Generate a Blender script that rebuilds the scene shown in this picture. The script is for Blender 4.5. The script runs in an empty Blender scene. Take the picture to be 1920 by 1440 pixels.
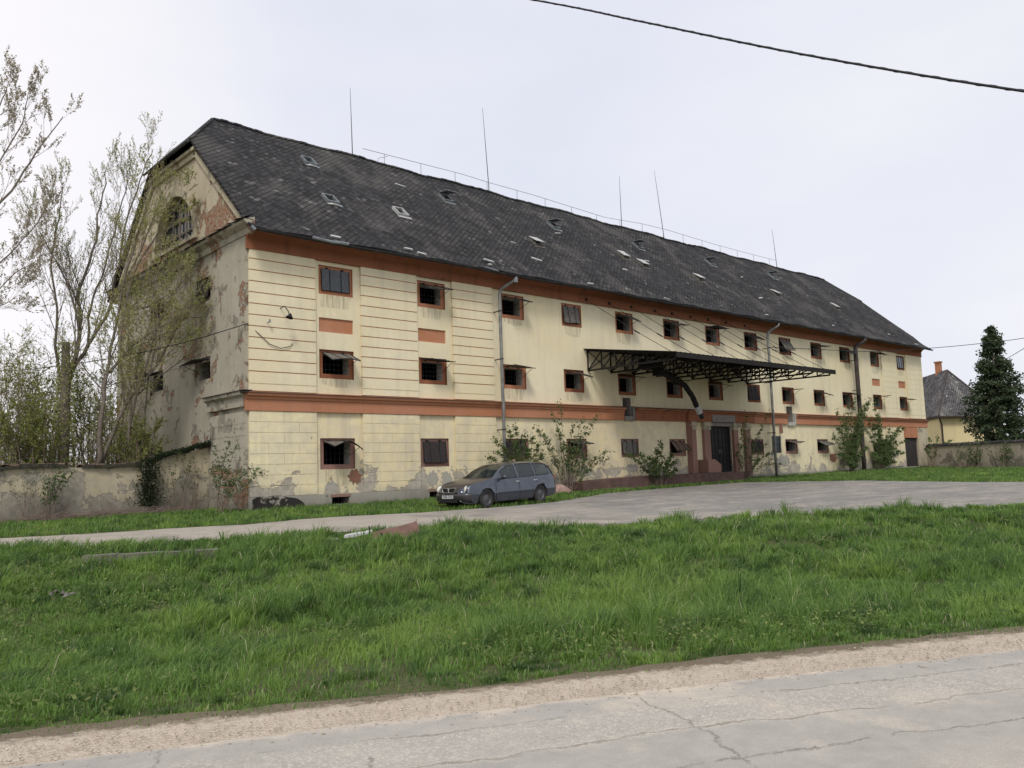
import bpy, math, random
import numpy as np
from mathutils import Vector, Matrix
R_ = math.radians
sc = bpy.context.scene
col = sc.collection

# ------------------------------------------------------------ camera, sky, sun, exposure
F, YAW, PIT, ROL = 1588.03, R_(-42.737668), R_(5.922812), R_(-1.944092)
CAM = Vector((0, -26, 1.0))
def cam_axes():
    cy, sy, cp, sp, cr, sr = math.cos(YAW), math.sin(YAW), math.cos(PIT), math.sin(PIT), math.cos(ROL), math.sin(ROL)
    fw = Vector((-sy*cp, cy*cp, sp)); rt = Vector((cy, sy, 0)); up = rt.cross(fw)
    return fw, cr*rt+sr*up, -sr*rt+cr*up
FW, RT, UP = cam_axes()
cd = bpy.data.cameras.new('camera'); cam = bpy.data.objects.new('camera', cd); col.objects.link(cam)
m = Matrix((( RT.x, UP.x, -FW.x, CAM.x), (RT.y, UP.y, -FW.y, CAM.y), (RT.z, UP.z, -FW.z, CAM.z), (0, 0, 0, 1)))
cam.matrix_world = m
cd.sensor_width = 36; cd.sensor_fit = 'HORIZONTAL'; cd.lens = F/1920*36; cd.clip_end = 3000; cd.clip_start = .05
sc.camera = cam
SUN_EL, SUN_AZ = 48, 224          # azimuth clockwise from +Y: light comes over the photographer's left shoulder
sd = Vector((math.sin(R_(SUN_AZ))*math.cos(R_(SUN_EL)), math.cos(R_(SUN_AZ))*math.cos(R_(SUN_EL)), math.sin(R_(SUN_EL))))
sl = bpy.data.lights.new('sun', 'SUN'); sl.energy = 1.5; sl.angle = R_(14); sl.color = (1, .96, .9)
so = bpy.data.objects.new('sun', sl); col.objects.link(so); so.rotation_euler = sd.to_track_quat('Z', 'Y').to_euler(); so.location = (0, 0, 60)
w = bpy.data.worlds.new('World'); sc.world = w; w.use_nodes = True
nt = w.node_tree; nt.nodes.clear(); N = nt.nodes.new; L = nt.links.new
out = N('ShaderNodeOutputWorld'); bg = N('ShaderNodeBackground'); L(bg.outputs[0], out.inputs[0])
sky = N('ShaderNodeTexSky'); sky.sky_type = 'NISHITA'; sky.sun_disc = False; sky.sun_elevation = R_(SUN_EL); sky.sun_rotation = R_(SUN_AZ); sky.dust_density = 3
bg.inputs[1].default_value = .1
tc = N('ShaderNodeTexCoord'); mp = N('ShaderNodeMapping'); mp.inputs['Scale'].default_value = (1, 1, 2.6); L(tc.outputs['Generated'], mp.inputs[0])
nz = N('ShaderNodeTexNoise'); nz.inputs['Scale'].default_value = 2.1; nz.inputs['Detail'].default_value = 5; nz.inputs['Roughness'].default_value = .5; L(mp.outputs[0], nz.inputs[0])
cr_ = N('ShaderNodeValToRGB'); L(nz.outputs[0], cr_.inputs[0])
cr_.color_ramp.elements[0].position = .3; cr_.color_ramp.elements[0].color = (6.1, 6.3, 7.1, 1)
cr_.color_ramp.elements[1].position = .72; cr_.color_ramp.elements[1].color = (7.1, 7.1, 7.45, 1)
# the veil of cloud glows towards the low west (left of the photo)
dt = N('ShaderNodeVectorMath'); dt.operation = 'DOT_PRODUCT'; L(tc.outputs['Generated'], dt.inputs[0]); dt.inputs[1].default_value = Vector((-.45, .85, .1)).normalized()
gl = N('ShaderNodeMapRange'); L(dt.outputs['Value'], gl.inputs[0]); gl.inputs[1].default_value = .55; gl.inputs[2].default_value = 1.0
ga = N('ShaderNodeMix'); ga.data_type = 'RGBA'; ga.inputs[7].default_value = (9.3, 8.7, 8.5, 1); L(gl.outputs[0], ga.inputs[0]); L(cr_.outputs[0], ga.inputs[6])
mx = N('ShaderNodeMix'); mx.data_type = 'RGBA'; mx.inputs[0].default_value = .93; L(sky.outputs[0], mx.inputs[6]); L(ga.outputs[2], mx.inputs[7]); L(mx.outputs[2], bg.inputs[0])
sc.view_settings.view_transform = 'Standard'; sc.view_settings.look = 'None'; sc.view_settings.exposure = 0.40; sc.view_settings.gamma = 1
sc.cycles.max_bounces = 6; sc.cycles.transparent_max_bounces = 8

# ------------------------------------------------------------ material helpers
class NB:
    def __init__(s, name, rough=.85, spec=.3):
        s.m = bpy.data.materials.new(name); s.m.use_nodes = True; s.t = s.m.node_tree
        s.b = s.t.nodes['Principled BSDF']; s.b.inputs['Roughness'].default_value = rough; s.b.inputs['Specular IOR Level'].default_value = spec
        s.geo = s.t.nodes.new('ShaderNodeNewGeometry')
    def n(s, t, **k):
        x = s.t.nodes.new(t)
        for a, v in k.items(): setattr(x, a, v)
        return x
    def l(s, a, b): s.t.links.new(a, b)
    def pos(s): return s.geo.outputs['Position']
    def vmap(s, v, scale=(1, 1, 1), rot=(0, 0, 0)):
        x = s.n('ShaderNodeMapping'); x.inputs['Scale'].default_value = scale; x.inputs['Rotation'].default_value = rot; s.l(v, x.inputs[0]); return x.outputs[0]
    def noise(s, v, scale, detail=4, rough=.55, dist=0):
        x = s.n('ShaderNodeTexNoise'); x.inputs['Scale'].default_value = scale; x.inputs['Detail'].default_value = detail; x.inputs['Roughness'].default_value = rough
        x.inputs['Distortion'].default_value = dist; s.l(v, x.inputs['Vector']); return x.outputs[0]
    def math(s, op, a, b=None, clamp=False):
        x = s.n('ShaderNodeMath', operation=op, use_clamp=clamp)
        for i, v in enumerate((a, b)):
            if v is None: continue
            if isinstance(v, (int, float)): x.inputs[i].default_value = v
            else: s.l(v, x.inputs[i])
        return x.outputs[0]
    def rng(s, v, a, b, c=0., d=1.):
        x = s.n('ShaderNodeMapRange'); x.clamp = True; s.l(v, x.inputs[0])
        for i, q in enumerate((a, b, c, d)): x.inputs[i+1].default_value = q
        return x.outputs[0]
    def mix(s, f, a, b, mode='MIX'):
        x = s.n('ShaderNodeMix', data_type='RGBA', blend_type=mode)
        for i, v in ((0, f), (6, a), (7, b)):
            if isinstance(v, tuple): x.inputs[i].default_value = v+(1,) if len(v) == 3 else v
            elif isinstance(v, (int, float)): x.inputs[i].default_value = v
            else: s.l(v, x.inputs[i])
        return x.outputs[2]
    def sep(s, v):
        x = s.n('ShaderNodeSeparateXYZ'); s.l(v, x.inputs[0]); return x.outputs
    def comb(s, a, b, c=0.):
        x = s.n('ShaderNodeCombineXYZ')
        for i, v in enumerate((a, b, c)):
            if isinstance(v, (int, float)): x.inputs[i].default_value = v
            else: s.l(v, x.inputs[i])
        return x.outputs[0]
    def bump(s, h, strength=.5, dist=.02):
        x = s.n('ShaderNodeBump'); x.inputs['Strength'].default_value = strength; x.inputs['Distance'].default_value = dist; s.l(h, x.inputs['Height']); s.l(x.outputs[0], s.b.inputs['Normal'])
    def color(s, c): 
        if isinstance(c, tuple): s.b.inputs['Base Color'].default_value = c+(1,)
        else: s.l(c, s.b.inputs['Base Color'])
        return s.m
def scl(c, k): return tuple(min(1, x*k) for x in c)
def simple(name, c, rough=.8, metal=0, var=.25, scale=3., spec=.3, bump=0.):
    b = NB(name, rough, spec); b.b.inputs['Metallic'].default_value = metal
    n = b.noise(b.pos(), scale, 6, .65)
    if bump: b.bump(n, bump, .02)
    return b.color(b.mix(b.rng(n, .3, .7), scl(c, 1-var), scl(c, 1+var)))
def weathered(name, paint, render, grey=.0, brick=.0, grey_low=0., brick_low=0., zlow=1.6, stain=.5, paint2=None, zbase=.1, freq=1., soft=.0, bfreq=1.9):
    """painted plaster that fades, stains and comes off: first to grey render, then to brick"""
    b = NB(name, .9, .2); P = b.pos(); x, y, z = b.sep(P)
    u = b.math('ADD', x, y)
    low = b.rng(z, zbase, zlow, 1., 0.)
    n1 = b.noise(P, .75*freq, 9, .66, .3); n2 = b.noise(P, 7., 5, .6); n3 = b.noise(P, bfreq, 9, .68, .4)
    st = b.noise(b.vmap(P, (1.3, 1.3, .12)), 2.2, 4, .6)
    big = b.noise(P, .25, 3, .5)
    c = b.mix(b.rng(big, .35, .65), scl(paint, .93), paint2 or scl(paint, 1.06))
    c = b.mix(b.math('MULTIPLY', b.rng(n2, .25, .8), .22), c, scl(paint, .72))
    c = b.mix(b.math('MULTIPLY', b.rng(st, .5, .78), stain*.55), c, scl(render, .62))
    sf = b.noise(P, 1.6*freq, 7, .7, .6)
    if soft: c = b.mix(b.rng(sf, .40, .66, 0., soft), c, scl(render, 1.15))
    # grey render where the paint has gone
    g = b.math('ADD', n1, b.math('MULTIPLY', low, grey_low)); g = b.math('ADD', g, b.math('MULTIPLY', b.math('SUBTRACT', n2, .5), .06))
    gm = b.rng(g, .70-grey, .715-grey)
    rc = b.mix(b.rng(n2, .3, .7), scl(render, .82), scl(render, 1.15))
    rc = b.mix(b.rng(n3, .42, .62), rc, scl(render, .68))
    c = b.mix(gm, c, rc)
    # bare brick
    k = b.math('ADD', n3, b.math('MULTIPLY', low, brick_low)); k = b.math('ADD', k, b.math('MULTIPLY', b.math('SUBTRACT', n2, .5), .09))
    bm = b.rng(k, .76-brick, .775-brick)
    br = b.n('ShaderNodeTexBrick'); b.l(b.comb(u, z, 0.), br.inputs['Vector']); br.inputs['Scale'].default_value = 1.
    br.inputs['Brick Width'].default_value = .27; br.inputs['Row Height'].default_value = .085; br.inputs['Mortar Size'].default_value = .014
    br.inputs['Color1'].default_value = (.36, .13, .06, 1); br.inputs['Color2'].default_value = (.45, .22, .12, 1); br.inputs['Mortar'].default_value = (.17, .13, .10, 1)
    bc = b.mix(b.rng(n2, .42, .62, 0., .85), br.outputs['Color'], (.36, .30, .22)); bc = b.mix(b.rng(b.noise(P, 13, 6, .75), .5, .62, 0., .75), bc, (.13, .08, .055))
    c = b.mix(bm, c, bc)
    rim = b.math('MAXIMUM', b.math('MULTIPLY', b.rng(g, .690-grey, .70-grey), b.math('SUBTRACT', 1., gm)), b.math('MULTIPLY', b.rng(k, .748-brick, .76-brick), b.math('SUBTRACT', 1., bm))); c = b.mix(b.math('MULTIPLY', rim, .45), c, scl(render, .35))  # dark rim along peeled edges: their edge shadow is put into the colour
    damp = b.math('MULTIPLY', b.rng(b.math('ADD', z, b.math('MULTIPLY', n1, .9)), .45, 1.15, 1., 0.), .55)
    c = b.mix(damp, c, scl(render, .42))
    h = b.math('SUBTRACT', b.math('MULTIPLY', n2, .25), b.math('ADD', b.math('MULTIPLY', gm, .5), b.math('MULTIPLY', bm, b.math('SUBTRACT', 1.3, b.math('MULTIPLY', br.outputs['Fac'], -.6)))))
    b.bump(h, .8, .03)
    return b.color(c)

YEL = (.79, .685, .44); YEL2 = (.80, .68, .42); GREY = (.42, .38, .31); ORG = (.43, .18, .085); MAUVE = (.30, .17, .135)
M = {}
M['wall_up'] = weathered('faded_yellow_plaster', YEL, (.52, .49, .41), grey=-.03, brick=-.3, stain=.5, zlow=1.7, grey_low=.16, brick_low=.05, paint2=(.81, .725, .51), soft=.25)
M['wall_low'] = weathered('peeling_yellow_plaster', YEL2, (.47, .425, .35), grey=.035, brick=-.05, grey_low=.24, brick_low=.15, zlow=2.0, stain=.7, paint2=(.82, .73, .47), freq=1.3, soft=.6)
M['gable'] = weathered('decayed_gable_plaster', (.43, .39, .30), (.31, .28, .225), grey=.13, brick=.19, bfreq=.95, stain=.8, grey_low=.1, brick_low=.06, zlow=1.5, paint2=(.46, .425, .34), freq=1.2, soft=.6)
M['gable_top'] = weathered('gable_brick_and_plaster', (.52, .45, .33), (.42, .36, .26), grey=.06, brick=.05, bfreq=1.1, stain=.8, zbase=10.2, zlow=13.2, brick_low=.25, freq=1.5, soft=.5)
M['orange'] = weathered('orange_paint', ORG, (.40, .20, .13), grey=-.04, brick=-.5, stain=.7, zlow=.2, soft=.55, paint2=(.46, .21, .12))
M['orange_dark'] = weathered('darker_orange_paint', (.29, .115, .06), (.18, .085, .055), grey=.06, brick=-.5, stain=1., zlow=.2)  # darker orange; on the eaves cornice the shade is put into the colour
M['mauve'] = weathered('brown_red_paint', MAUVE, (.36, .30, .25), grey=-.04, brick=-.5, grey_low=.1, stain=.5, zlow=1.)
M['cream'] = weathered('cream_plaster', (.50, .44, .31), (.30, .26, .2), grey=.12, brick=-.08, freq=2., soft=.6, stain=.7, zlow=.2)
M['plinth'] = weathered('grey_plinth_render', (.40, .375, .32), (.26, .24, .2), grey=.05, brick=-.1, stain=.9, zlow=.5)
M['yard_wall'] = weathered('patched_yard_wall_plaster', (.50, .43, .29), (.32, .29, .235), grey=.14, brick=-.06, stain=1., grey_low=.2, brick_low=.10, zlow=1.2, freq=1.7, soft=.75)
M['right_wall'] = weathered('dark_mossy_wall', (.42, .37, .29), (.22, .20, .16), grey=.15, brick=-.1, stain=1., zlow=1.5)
M['reveal'] = simple('pale_reveal_plaster', (.42, .40, .36), var=.3, scale=5)
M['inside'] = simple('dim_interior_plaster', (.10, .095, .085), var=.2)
M['concrete'] = simple('old_concrete', (.22, .2, .18), var=.35, scale=6, bump=.5)
M['dock'] = simple('rust_red_dock_concrete', (.105, .062, .052), var=.35, scale=3, bump=.4)
M['iron'] = simple('black_iron', (.012, .012, .013), .6, .0, var=.5)
M['canopy'] = simple('tarred_canopy_steel', (.012, .010, .009), .8, 0, var=.5)
M['flap'] = simple('corroded_shutter_sheet', (.13, .12, .105), .75, .0, var=.5, scale=7)
M['flap_dark'] = simple('dark_mesh_shutter', (.035, .028, .026), .8, 0, var=.4, scale=8)
M['flap_wood'] = simple('brown_shutter_board', (.15, .10, .07), .85, 0, var=.35, scale=8)
M['glass_old'] = simple('grimy_glass', (.035, .042, .045), .22, 0, var=.6, scale=9, spec=.6)
M['zinc'] = simple('weathered_zinc', (.22, .24, .25), .55, .3, var=.35, scale=5)
M['pipe_grey'] = simple('old_downpipe_metal', (.2, .2, .19), .55, .3, var=.5, scale=2.)
M['pipe_dark'] = simple('rusted_downpipe_metal', (.06, .048, .042), .7, .1, var=.5, scale=2.)
M['gutter'] = simple('black_gutter', (.035, .032, .032), .7, .1, var=.5, scale=2.5)
M['white'] = simple('chipped_white_paint', (.42, .42, .41), .7, 0, var=.35, scale=8)
M['wire'] = simple('cable_black', (.02, .02, .022), .6)
M['rod'] = simple('galvanised_rod', (.12, .125, .13), .6, .2)
b = NB('soot_stained_render', .95, .1); n_ = b.noise(b.pos(), 3.2, 8, .7); M['soot'] = b.color(b.mix(b.rng(n_, .54, .60), (.035, .033, .03), (.33, .30, .25)))
b = NB('bare_brick', .95, .1); x_, y_, z_ = b.sep(b.pos()); br_ = b.n('ShaderNodeTexBrick'); b.l(b.comb(b.math('ADD', x_, y_), z_, 0.), br_.inputs['Vector']); br_.inputs['Scale'].default_value = 1.; br_.inputs['Brick Width'].default_value = .27; br_.inputs['Row Height'].default_value = .075; br_.inputs['Mortar Size'].default_value = .01
br_.inputs['Color1'].default_value = (.36, .13, .075, 1); br_.inputs['Color2'].default_value = (.28, .12, .08, 1); br_.inputs['Mortar'].default_value = (.20, .17, .14, 1); b.bump(br_.outputs['Fac'], -.8, .02); M['brick'] = b.color(b.mix(b.rng(b.noise(b.pos(), 9, 5, .7), .5, .7, 0., .6), br_.outputs['Color'], (.14, .10, .08)))

def roof_material(name='slate_roof', k=1.0, tile=.19):
    b = NB(name, .9, .15); P = b.pos(); x, y, z = b.sep(P)
    s = b.math('MULTIPLY', z, 1.48)
    u = b.math('DIVIDE', b.math('ADD', x, s), tile*1.414); v = b.math('DIVIDE', b.math('SUBTRACT', x, s), tile*1.414)
    fu, fv = b.math('FRACT', u), b.math('FRACT', v)
    wn = b.n('ShaderNodeTexWhiteNoise', noise_dimensions='2D'); b.l(b.comb(b.math('FLOOR', u), b.math('FLOOR', v)), wn.inputs['Vector'])
    wob = b.noise(P, 5, 3)
    eu = b.rng(b.math('ADD', fu, b.math('MULTIPLY', b.math('SUBTRACT', wob, .5), .12)), .04, .22, 1., 0.); ev = b.rng(b.math('ADD', fv, b.math('MULTIPLY', b.math('SUBTRACT', wob, .5), .12)), .06, .36, 1., 0.)
    nb = b.noise(P, .3, 3, .6); edge = b.math('MULTIPLY', b.math('MAXIMUM', b.math('MULTIPLY', eu, .7), ev), b.rng(nb, .36, .6, .3, 1.))
    n = b.noise(b.vmap(P, (1, 1, .55), (0, 0, 0)), .45, 8, .65, .5); n2 = b.noise(P, 14, 5, .7); n3 = b.noise(b.vmap(P, (.7, .7, 1.2)), 2.2, 6, .7)
    base = b.mix(wn.outputs['Value'], scl((.022, .021, .022), k), scl((.055, .052, .053), k))
    base = b.mix(b.math('MULTIPLY', b.rng(n, .5, .62, 0., .85), b.rng(n2, .3, .6, .3, 1.)), base, scl((.11, .104, .095), k))
    base = b.mix(b.math('MULTIPLY', b.rng(n3, .56, .66), b.rng(wn.outputs['Value'], .5, .8)), base, scl((.19, .182, .17), k))
    base = b.mix(b.rng(n2, .45, .8, 0., .5), base, scl((.03, .03, .032), k))
    base = b.mix(b.math('MULTIPLY', edge, .9), base, (.008, .008, .009))
    b.bump(b.math('SUBTRACT', b.math('MULTIPLY', b.math('ADD', b.math('SUBTRACT', 1., fu), b.math('SUBTRACT', 1., fv)), -.3), b.math('ADD', edge, b.math('MULTIPLY', n2, -.4))), .9, .03)
    return b.color(base)
M['roof'] = roof_material(); M['roof_house'] = roof_material('house_slate_roof', 2.6, .2)

def leafmat(name, a, c, rough=.6, trans=.5):
    b = NB(name, rough, .25); r = b.geo.outputs['Random Per Island']
    cc = b.mix(r, a, c); cc = b.mix(b.rng(b.noise(b.pos(), .9, 3), .35, .65, 0., .5), cc, scl(a, .7)); b.color(cc)
    tr = b.n('ShaderNodeBsdfTranslucent'); b.l(cc, tr.inputs[0]); mixs = b.n('ShaderNodeMixShader'); mixs.inputs[0].default_value = trans
    o = b.t.nodes['Material Output']; b.l(b.b.outputs[0], mixs.inputs[1]); b.l(tr.outputs[0], mixs.inputs[2]); b.l(mixs.outputs[0], o.inputs[0]); return b.m
M['bud'] = leafmat('olive_spring_leaves', (.32, .36, .11), (.60, .60, .26))
M['bud_pale'] = leafmat('pale_reddish_buds', (.36, .31, .22), (.60, .55, .40))
M['leaf'] = leafmat('fresh_dark_green_leaves', (.075, .12, .04), (.20, .28, .10))
M['leaf_under'] = leafmat('yellow_green_undergrowth', (.16, .20, .045), (.38, .40, .13))
M['ivy'] = leafmat('ivy_leaves', (.02, .035, .015), (.05, .075, .03))
M['conifer'] = leafmat('dark_conifer_foliage', (.035, .058, .03), (.10, .135, .06), trans=.2)
M['bark'] = simple('grey_brown_bark', (.16, .135, .11), .95, var=.35, scale=6, bump=.4)
M['bark_thin'] = simple('reddish_twigs', (.19, .145, .115), .95, var=.3)
def grassmat(name, bladed=True):
    b = NB(name, .55, .3); P = b.pos(); r = b.geo.outputs['Random Per Island']
    big = b.noise(P, .45, 4, .6); med = b.noise(P, 2.2, 4, .6)
    c = b.mix(r, (.085, .170, .030), (.195, .315, .068))
    c = b.mix(b.rng(big, .50, .62, 0., .65), c, (.25, .37, .075))
    c = b.mix(b.rng(med, .48, .62, 0., .75), c, (.03, .075, .024))
    c = b.mix(b.rng(r, .975, .98), c, (.42, .40, .24)); b.color(c)
    tr = b.n('ShaderNodeBsdfTranslucent'); b.l(c, tr.inputs[0]); mixs = b.n('ShaderNodeMixShader'); mixs.inputs[0].default_value = .4
    o = b.t.nodes['Material Output']; b.l(b.b.outputs[0], mixs.inputs[1]); b.l(tr.outputs[0], mixs.inputs[2]); b.l(mixs.outputs[0], o.inputs[0]); return b.m
M['grass'] = grassmat('meadow_grass')

def ground_material():
    b = NB('earth_under_grass', .95, .1); P = b.pos(); n = b.noise(P, 3, 8, .65); n2 = b.noise(P, 25, 4, .6)
    c = b.mix(b.rng(n, .35, .65), (.05, .075, .022), (.065, .085, .03)); c = b.mix(b.rng(n2, .42, .65, 0., .8), c, (.13, .10, .065)); b.bump(n2, .6, .03); return b.color(c)
def lane_material():
    b = NB('worn_lot_surface', .93, .15); P = b.pos(); x, y, z = b.sep(P)
    n = b.noise(P, .35, 6, .6, .4); n2 = b.noise(P, 2.5, 8, .7); n3 = b.noise(P, 38, 3, .7); st = b.noise(b.vmap(P, (.5, 1.1, 1), (0, 0, .35)), .9, 8, .68, .8)
    dirt = b.mix(b.rng(n2, .3, .7), (.30, .265, .225), (.42, .375, .32))
    tar = b.mix(b.rng(n3, .35, .7), (.17, .162, .152), (.27, .26, .24))
    f = b.math('MULTIPLY', b.rng(b.math('ADD', x, b.math('MULTIPLY', n, 14.)), 20, 27), b.rng(st, .40, .55, .35, 1.))
    c = b.mix(f, dirt, tar); c = b.mix(b.rng(n2, .56, .64, 0., .7), c, (.41, .37, .305)); c = b.mix(b.rng(n, .55, .6, 0., .35), c, (.16, .15, .135))
    c = b.mix(b.rng(n3, .55, .8, 0., .35), c, (.13, .12, .1)); c = b.mix(b.rng(st, .62, .68, 0., .5), c, (.17, .16, .145))
    b.bump(b.math('ADD', n3, b.math('MULTIPLY', n2, 2.)), .5, .02); return b.color(c)
def crack(b, P, scale, width, seed):
    wv = b.n('ShaderNodeVectorMath', operation='ADD'); nn = b.n('ShaderNodeTexNoise'); nn.inputs['Scale'].default_value = 1.7; nn.inputs['Detail'].default_value = 8; nn.inputs['Roughness'].default_value = .7
    off = b.n('ShaderNodeVectorMath', operation='ADD'); b.l(P, off.inputs[0]); off.inputs[1].default_value = (seed, seed*2, 0); b.l(off.outputs[0], nn.inputs['Vector'])
    sc_ = b.n('ShaderNodeVectorMath', operation='SCALE'); b.l(nn.outputs['Color'], sc_.inputs[0]); sc_.inputs['Scale'].default_value = .75
    b.l(off.outputs[0], wv.inputs[0]); b.l(sc_.outputs[0], wv.inputs[1])
    v = b.n('ShaderNodeTexVoronoi', feature='DISTANCE_TO_EDGE'); v.inputs['Scale'].default_value = scale; b.l(wv.outputs[0], v.inputs['Vector'])
    return b.rng(v.outputs['Distance'], 0., width, 1., 0.)
def road_material():
    b = NB('old_bleached_asphalt', .9, .25); P = b.pos(); x, y, z = b.sep(P)
    n = b.noise(P, .9, 6, .6, .3); n2 = b.noise(P, 5, 7, .7)
    v = b.n('ShaderNodeTexVoronoi'); v.inputs['Scale'].default_value = 55; b.l(P, v.inputs['Vector'])
    v2 = b.n('ShaderNodeTexVoronoi'); v2.inputs['Scale'].default_value = 120; b.l(P, v2.inputs['Vector'])
    c = b.mix(b.rng(n2, .3, .7), (.34, .315, .28), (.45, .42, .37))
    S = b.math('ADD', b.math('MULTIPLY', b.math('SUBTRACT', x, 1.2), .442), b.math('MULTIPLY', b.math('ADD', y, 20.), .897)); Tt = b.math('SUBTRACT', b.math('MULTIPLY', b.math('SUBTRACT', x, 1.2), .897), b.math('MULTIPLY', b.math('ADD', y, 20.), .442))
    band = b.math('MULTIPLY', b.rng(S, -.85, -1.0), b.rng(S, -1.5, -1.42)); sand = b.rng(b.math('ADD', S, b.math('MULTIPLY', n, 1.2)), -1.7, -2.2)
    amt = b.math('MAXIMUM', b.math('MAXIMUM', b.math('MULTIPLY', band, b.rng(n, .30, .5)), b.math('MULTIPLY', sand, .8)), b.rng(n, .54, .62, 0., .75))
    worm = b.rng(b.noise(P, 42, 3, .65, 1.2), .50, .60); fine_ = b.rng(b.noise(P, 95, 2, .6), .45, .6)
    c = b.mix(b.math('MULTIPLY', amt, b.math('MULTIPLY', worm, b.math('ADD', .55, b.math('MULTIPLY', fine_, .45)))), c, (.66, .60, .49)); c = b.mix(b.math('MULTIPLY', sand, .35), c, (.54, .46, .36))
    c = b.mix(b.math('MULTIPLY', b.rng(v2.outputs['Distance'], .2, .5, 0., .35), 1.), c, (.24, .23, .215))
    c = b.mix(b.rng(n, .55, .66, 0., .6), c, (.56, .48, .38)); c = b.mix(b.rng(b.noise(P, .6, 5, .6), .56, .62, 0., .4), c, (.27, .26, .245))
    wb = b.noise(P, 2.6, 12, .8); wb2 = b.noise(P, .5, 3, .5); brk = b.rng(b.noise(P, 3.1, 4, .7), .38, .5)
    ck = None
    def line(c, coord, off, wdt, mask=None):
        d_ = b.math('ABSOLUTE', b.math('SUBTRACT', b.math('ADD', coord, b.math('ADD', b.math('MULTIPLY', b.math('SUBTRACT', wb, .5), .30), b.math('MULTIPLY', b.math('SUBTRACT', wb2, .5), .5))), off))
        l_ = b.rng(d_, wdt*.35, wdt, 1., 0.)
        if mask is not None: l_ = b.math('MULTIPLY', l_, mask)
        return l_ if c is None else b.math('MAXIMUM', c, l_)
    ck = line(ck, S, -1.45, .013, brk); ck = line(ck, S, -.93, .008, b.math('MULTIPLY', brk, b.rng(wb2, .5, .55))); ck = line(ck, S, -1.95, .010, brk)
    ck = line(ck, Tt, 2.15, .010, b.math('MULTIPLY', b.rng(S, -1.25, -1.2, 1., 0.), brk)); ck = line(ck, Tt, 1.0, .007, b.math('MULTIPLY', b.rng(S, -1.3, -1.1), brk)); ck = line(ck, Tt, 3.9, .008, brk); ck = line(ck, Tt, 7.6, .01, brk)
    edgef = b.rng(b.math('ADD', S, b.math('MULTIPLY', n2, .35)), -.52, -.40); c = b.mix(edgef, c, (.54, .46, .37)); halo = line(None, S, -1.45, .05, brk); c = b.mix(b.math('MULTIPLY', halo, .35), c, (.56, .50, .41))
    c = b.mix(b.math('MULTIPLY', ck, b.rng(n2, .35, .65, .2, .7)), c, (.17, .145, .115))
    b.bump(b.math('SUBTRACT', b.math('ADD', b.math('MULTIPLY', n2, .3), b.math('MULTIPLY', v.outputs['Distance'], -.5)), b.math('MULTIPLY', ck, 2.)), .5, .01)
    return b.color(c)
def shoulder_material():
    b = NB('sandy_gravel', .95, .15); P = b.pos(); v = b.n('ShaderNodeTexVoronoi'); v.inputs['Scale'].default_value = 60; b.l(P, v.inputs['Vector'])
    n = b.noise(P, 4, 8, .7); n2 = b.noise(P, 60, 3, .7); sel = b.sep(v.outputs['Color'])[0]
    c = b.mix(b.rng(n, .3, .7), (.43, .355, .275), (.58, .495, .395)); c = b.mix(b.rng(sel, .5, 1., 0., .5), c, (.65, .58, .48)); c = b.mix(b.rng(n2, .5, .8, 0., .6), c, (.24, .19, .14))
    x, y, z = b.sep(P); S = b.math('ADD', b.math('MULTIPLY', b.math('SUBTRACT', x, 1.2), .442), b.math('MULTIPLY', b.math('ADD', y, 20.), .897))
    cl = b.rng(b.math('ADD', S, b.math('MULTIPLY', b.noise(P, 6, 7, .75), .5)), .12, .24); c = b.mix(b.math('MULTIPLY', cl, .85), c, (.12, .095, .06))
    b.bump(b.math('SUBTRACT', n2, v.outputs['Distance']), .8, .015); return b.color(c)

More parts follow.
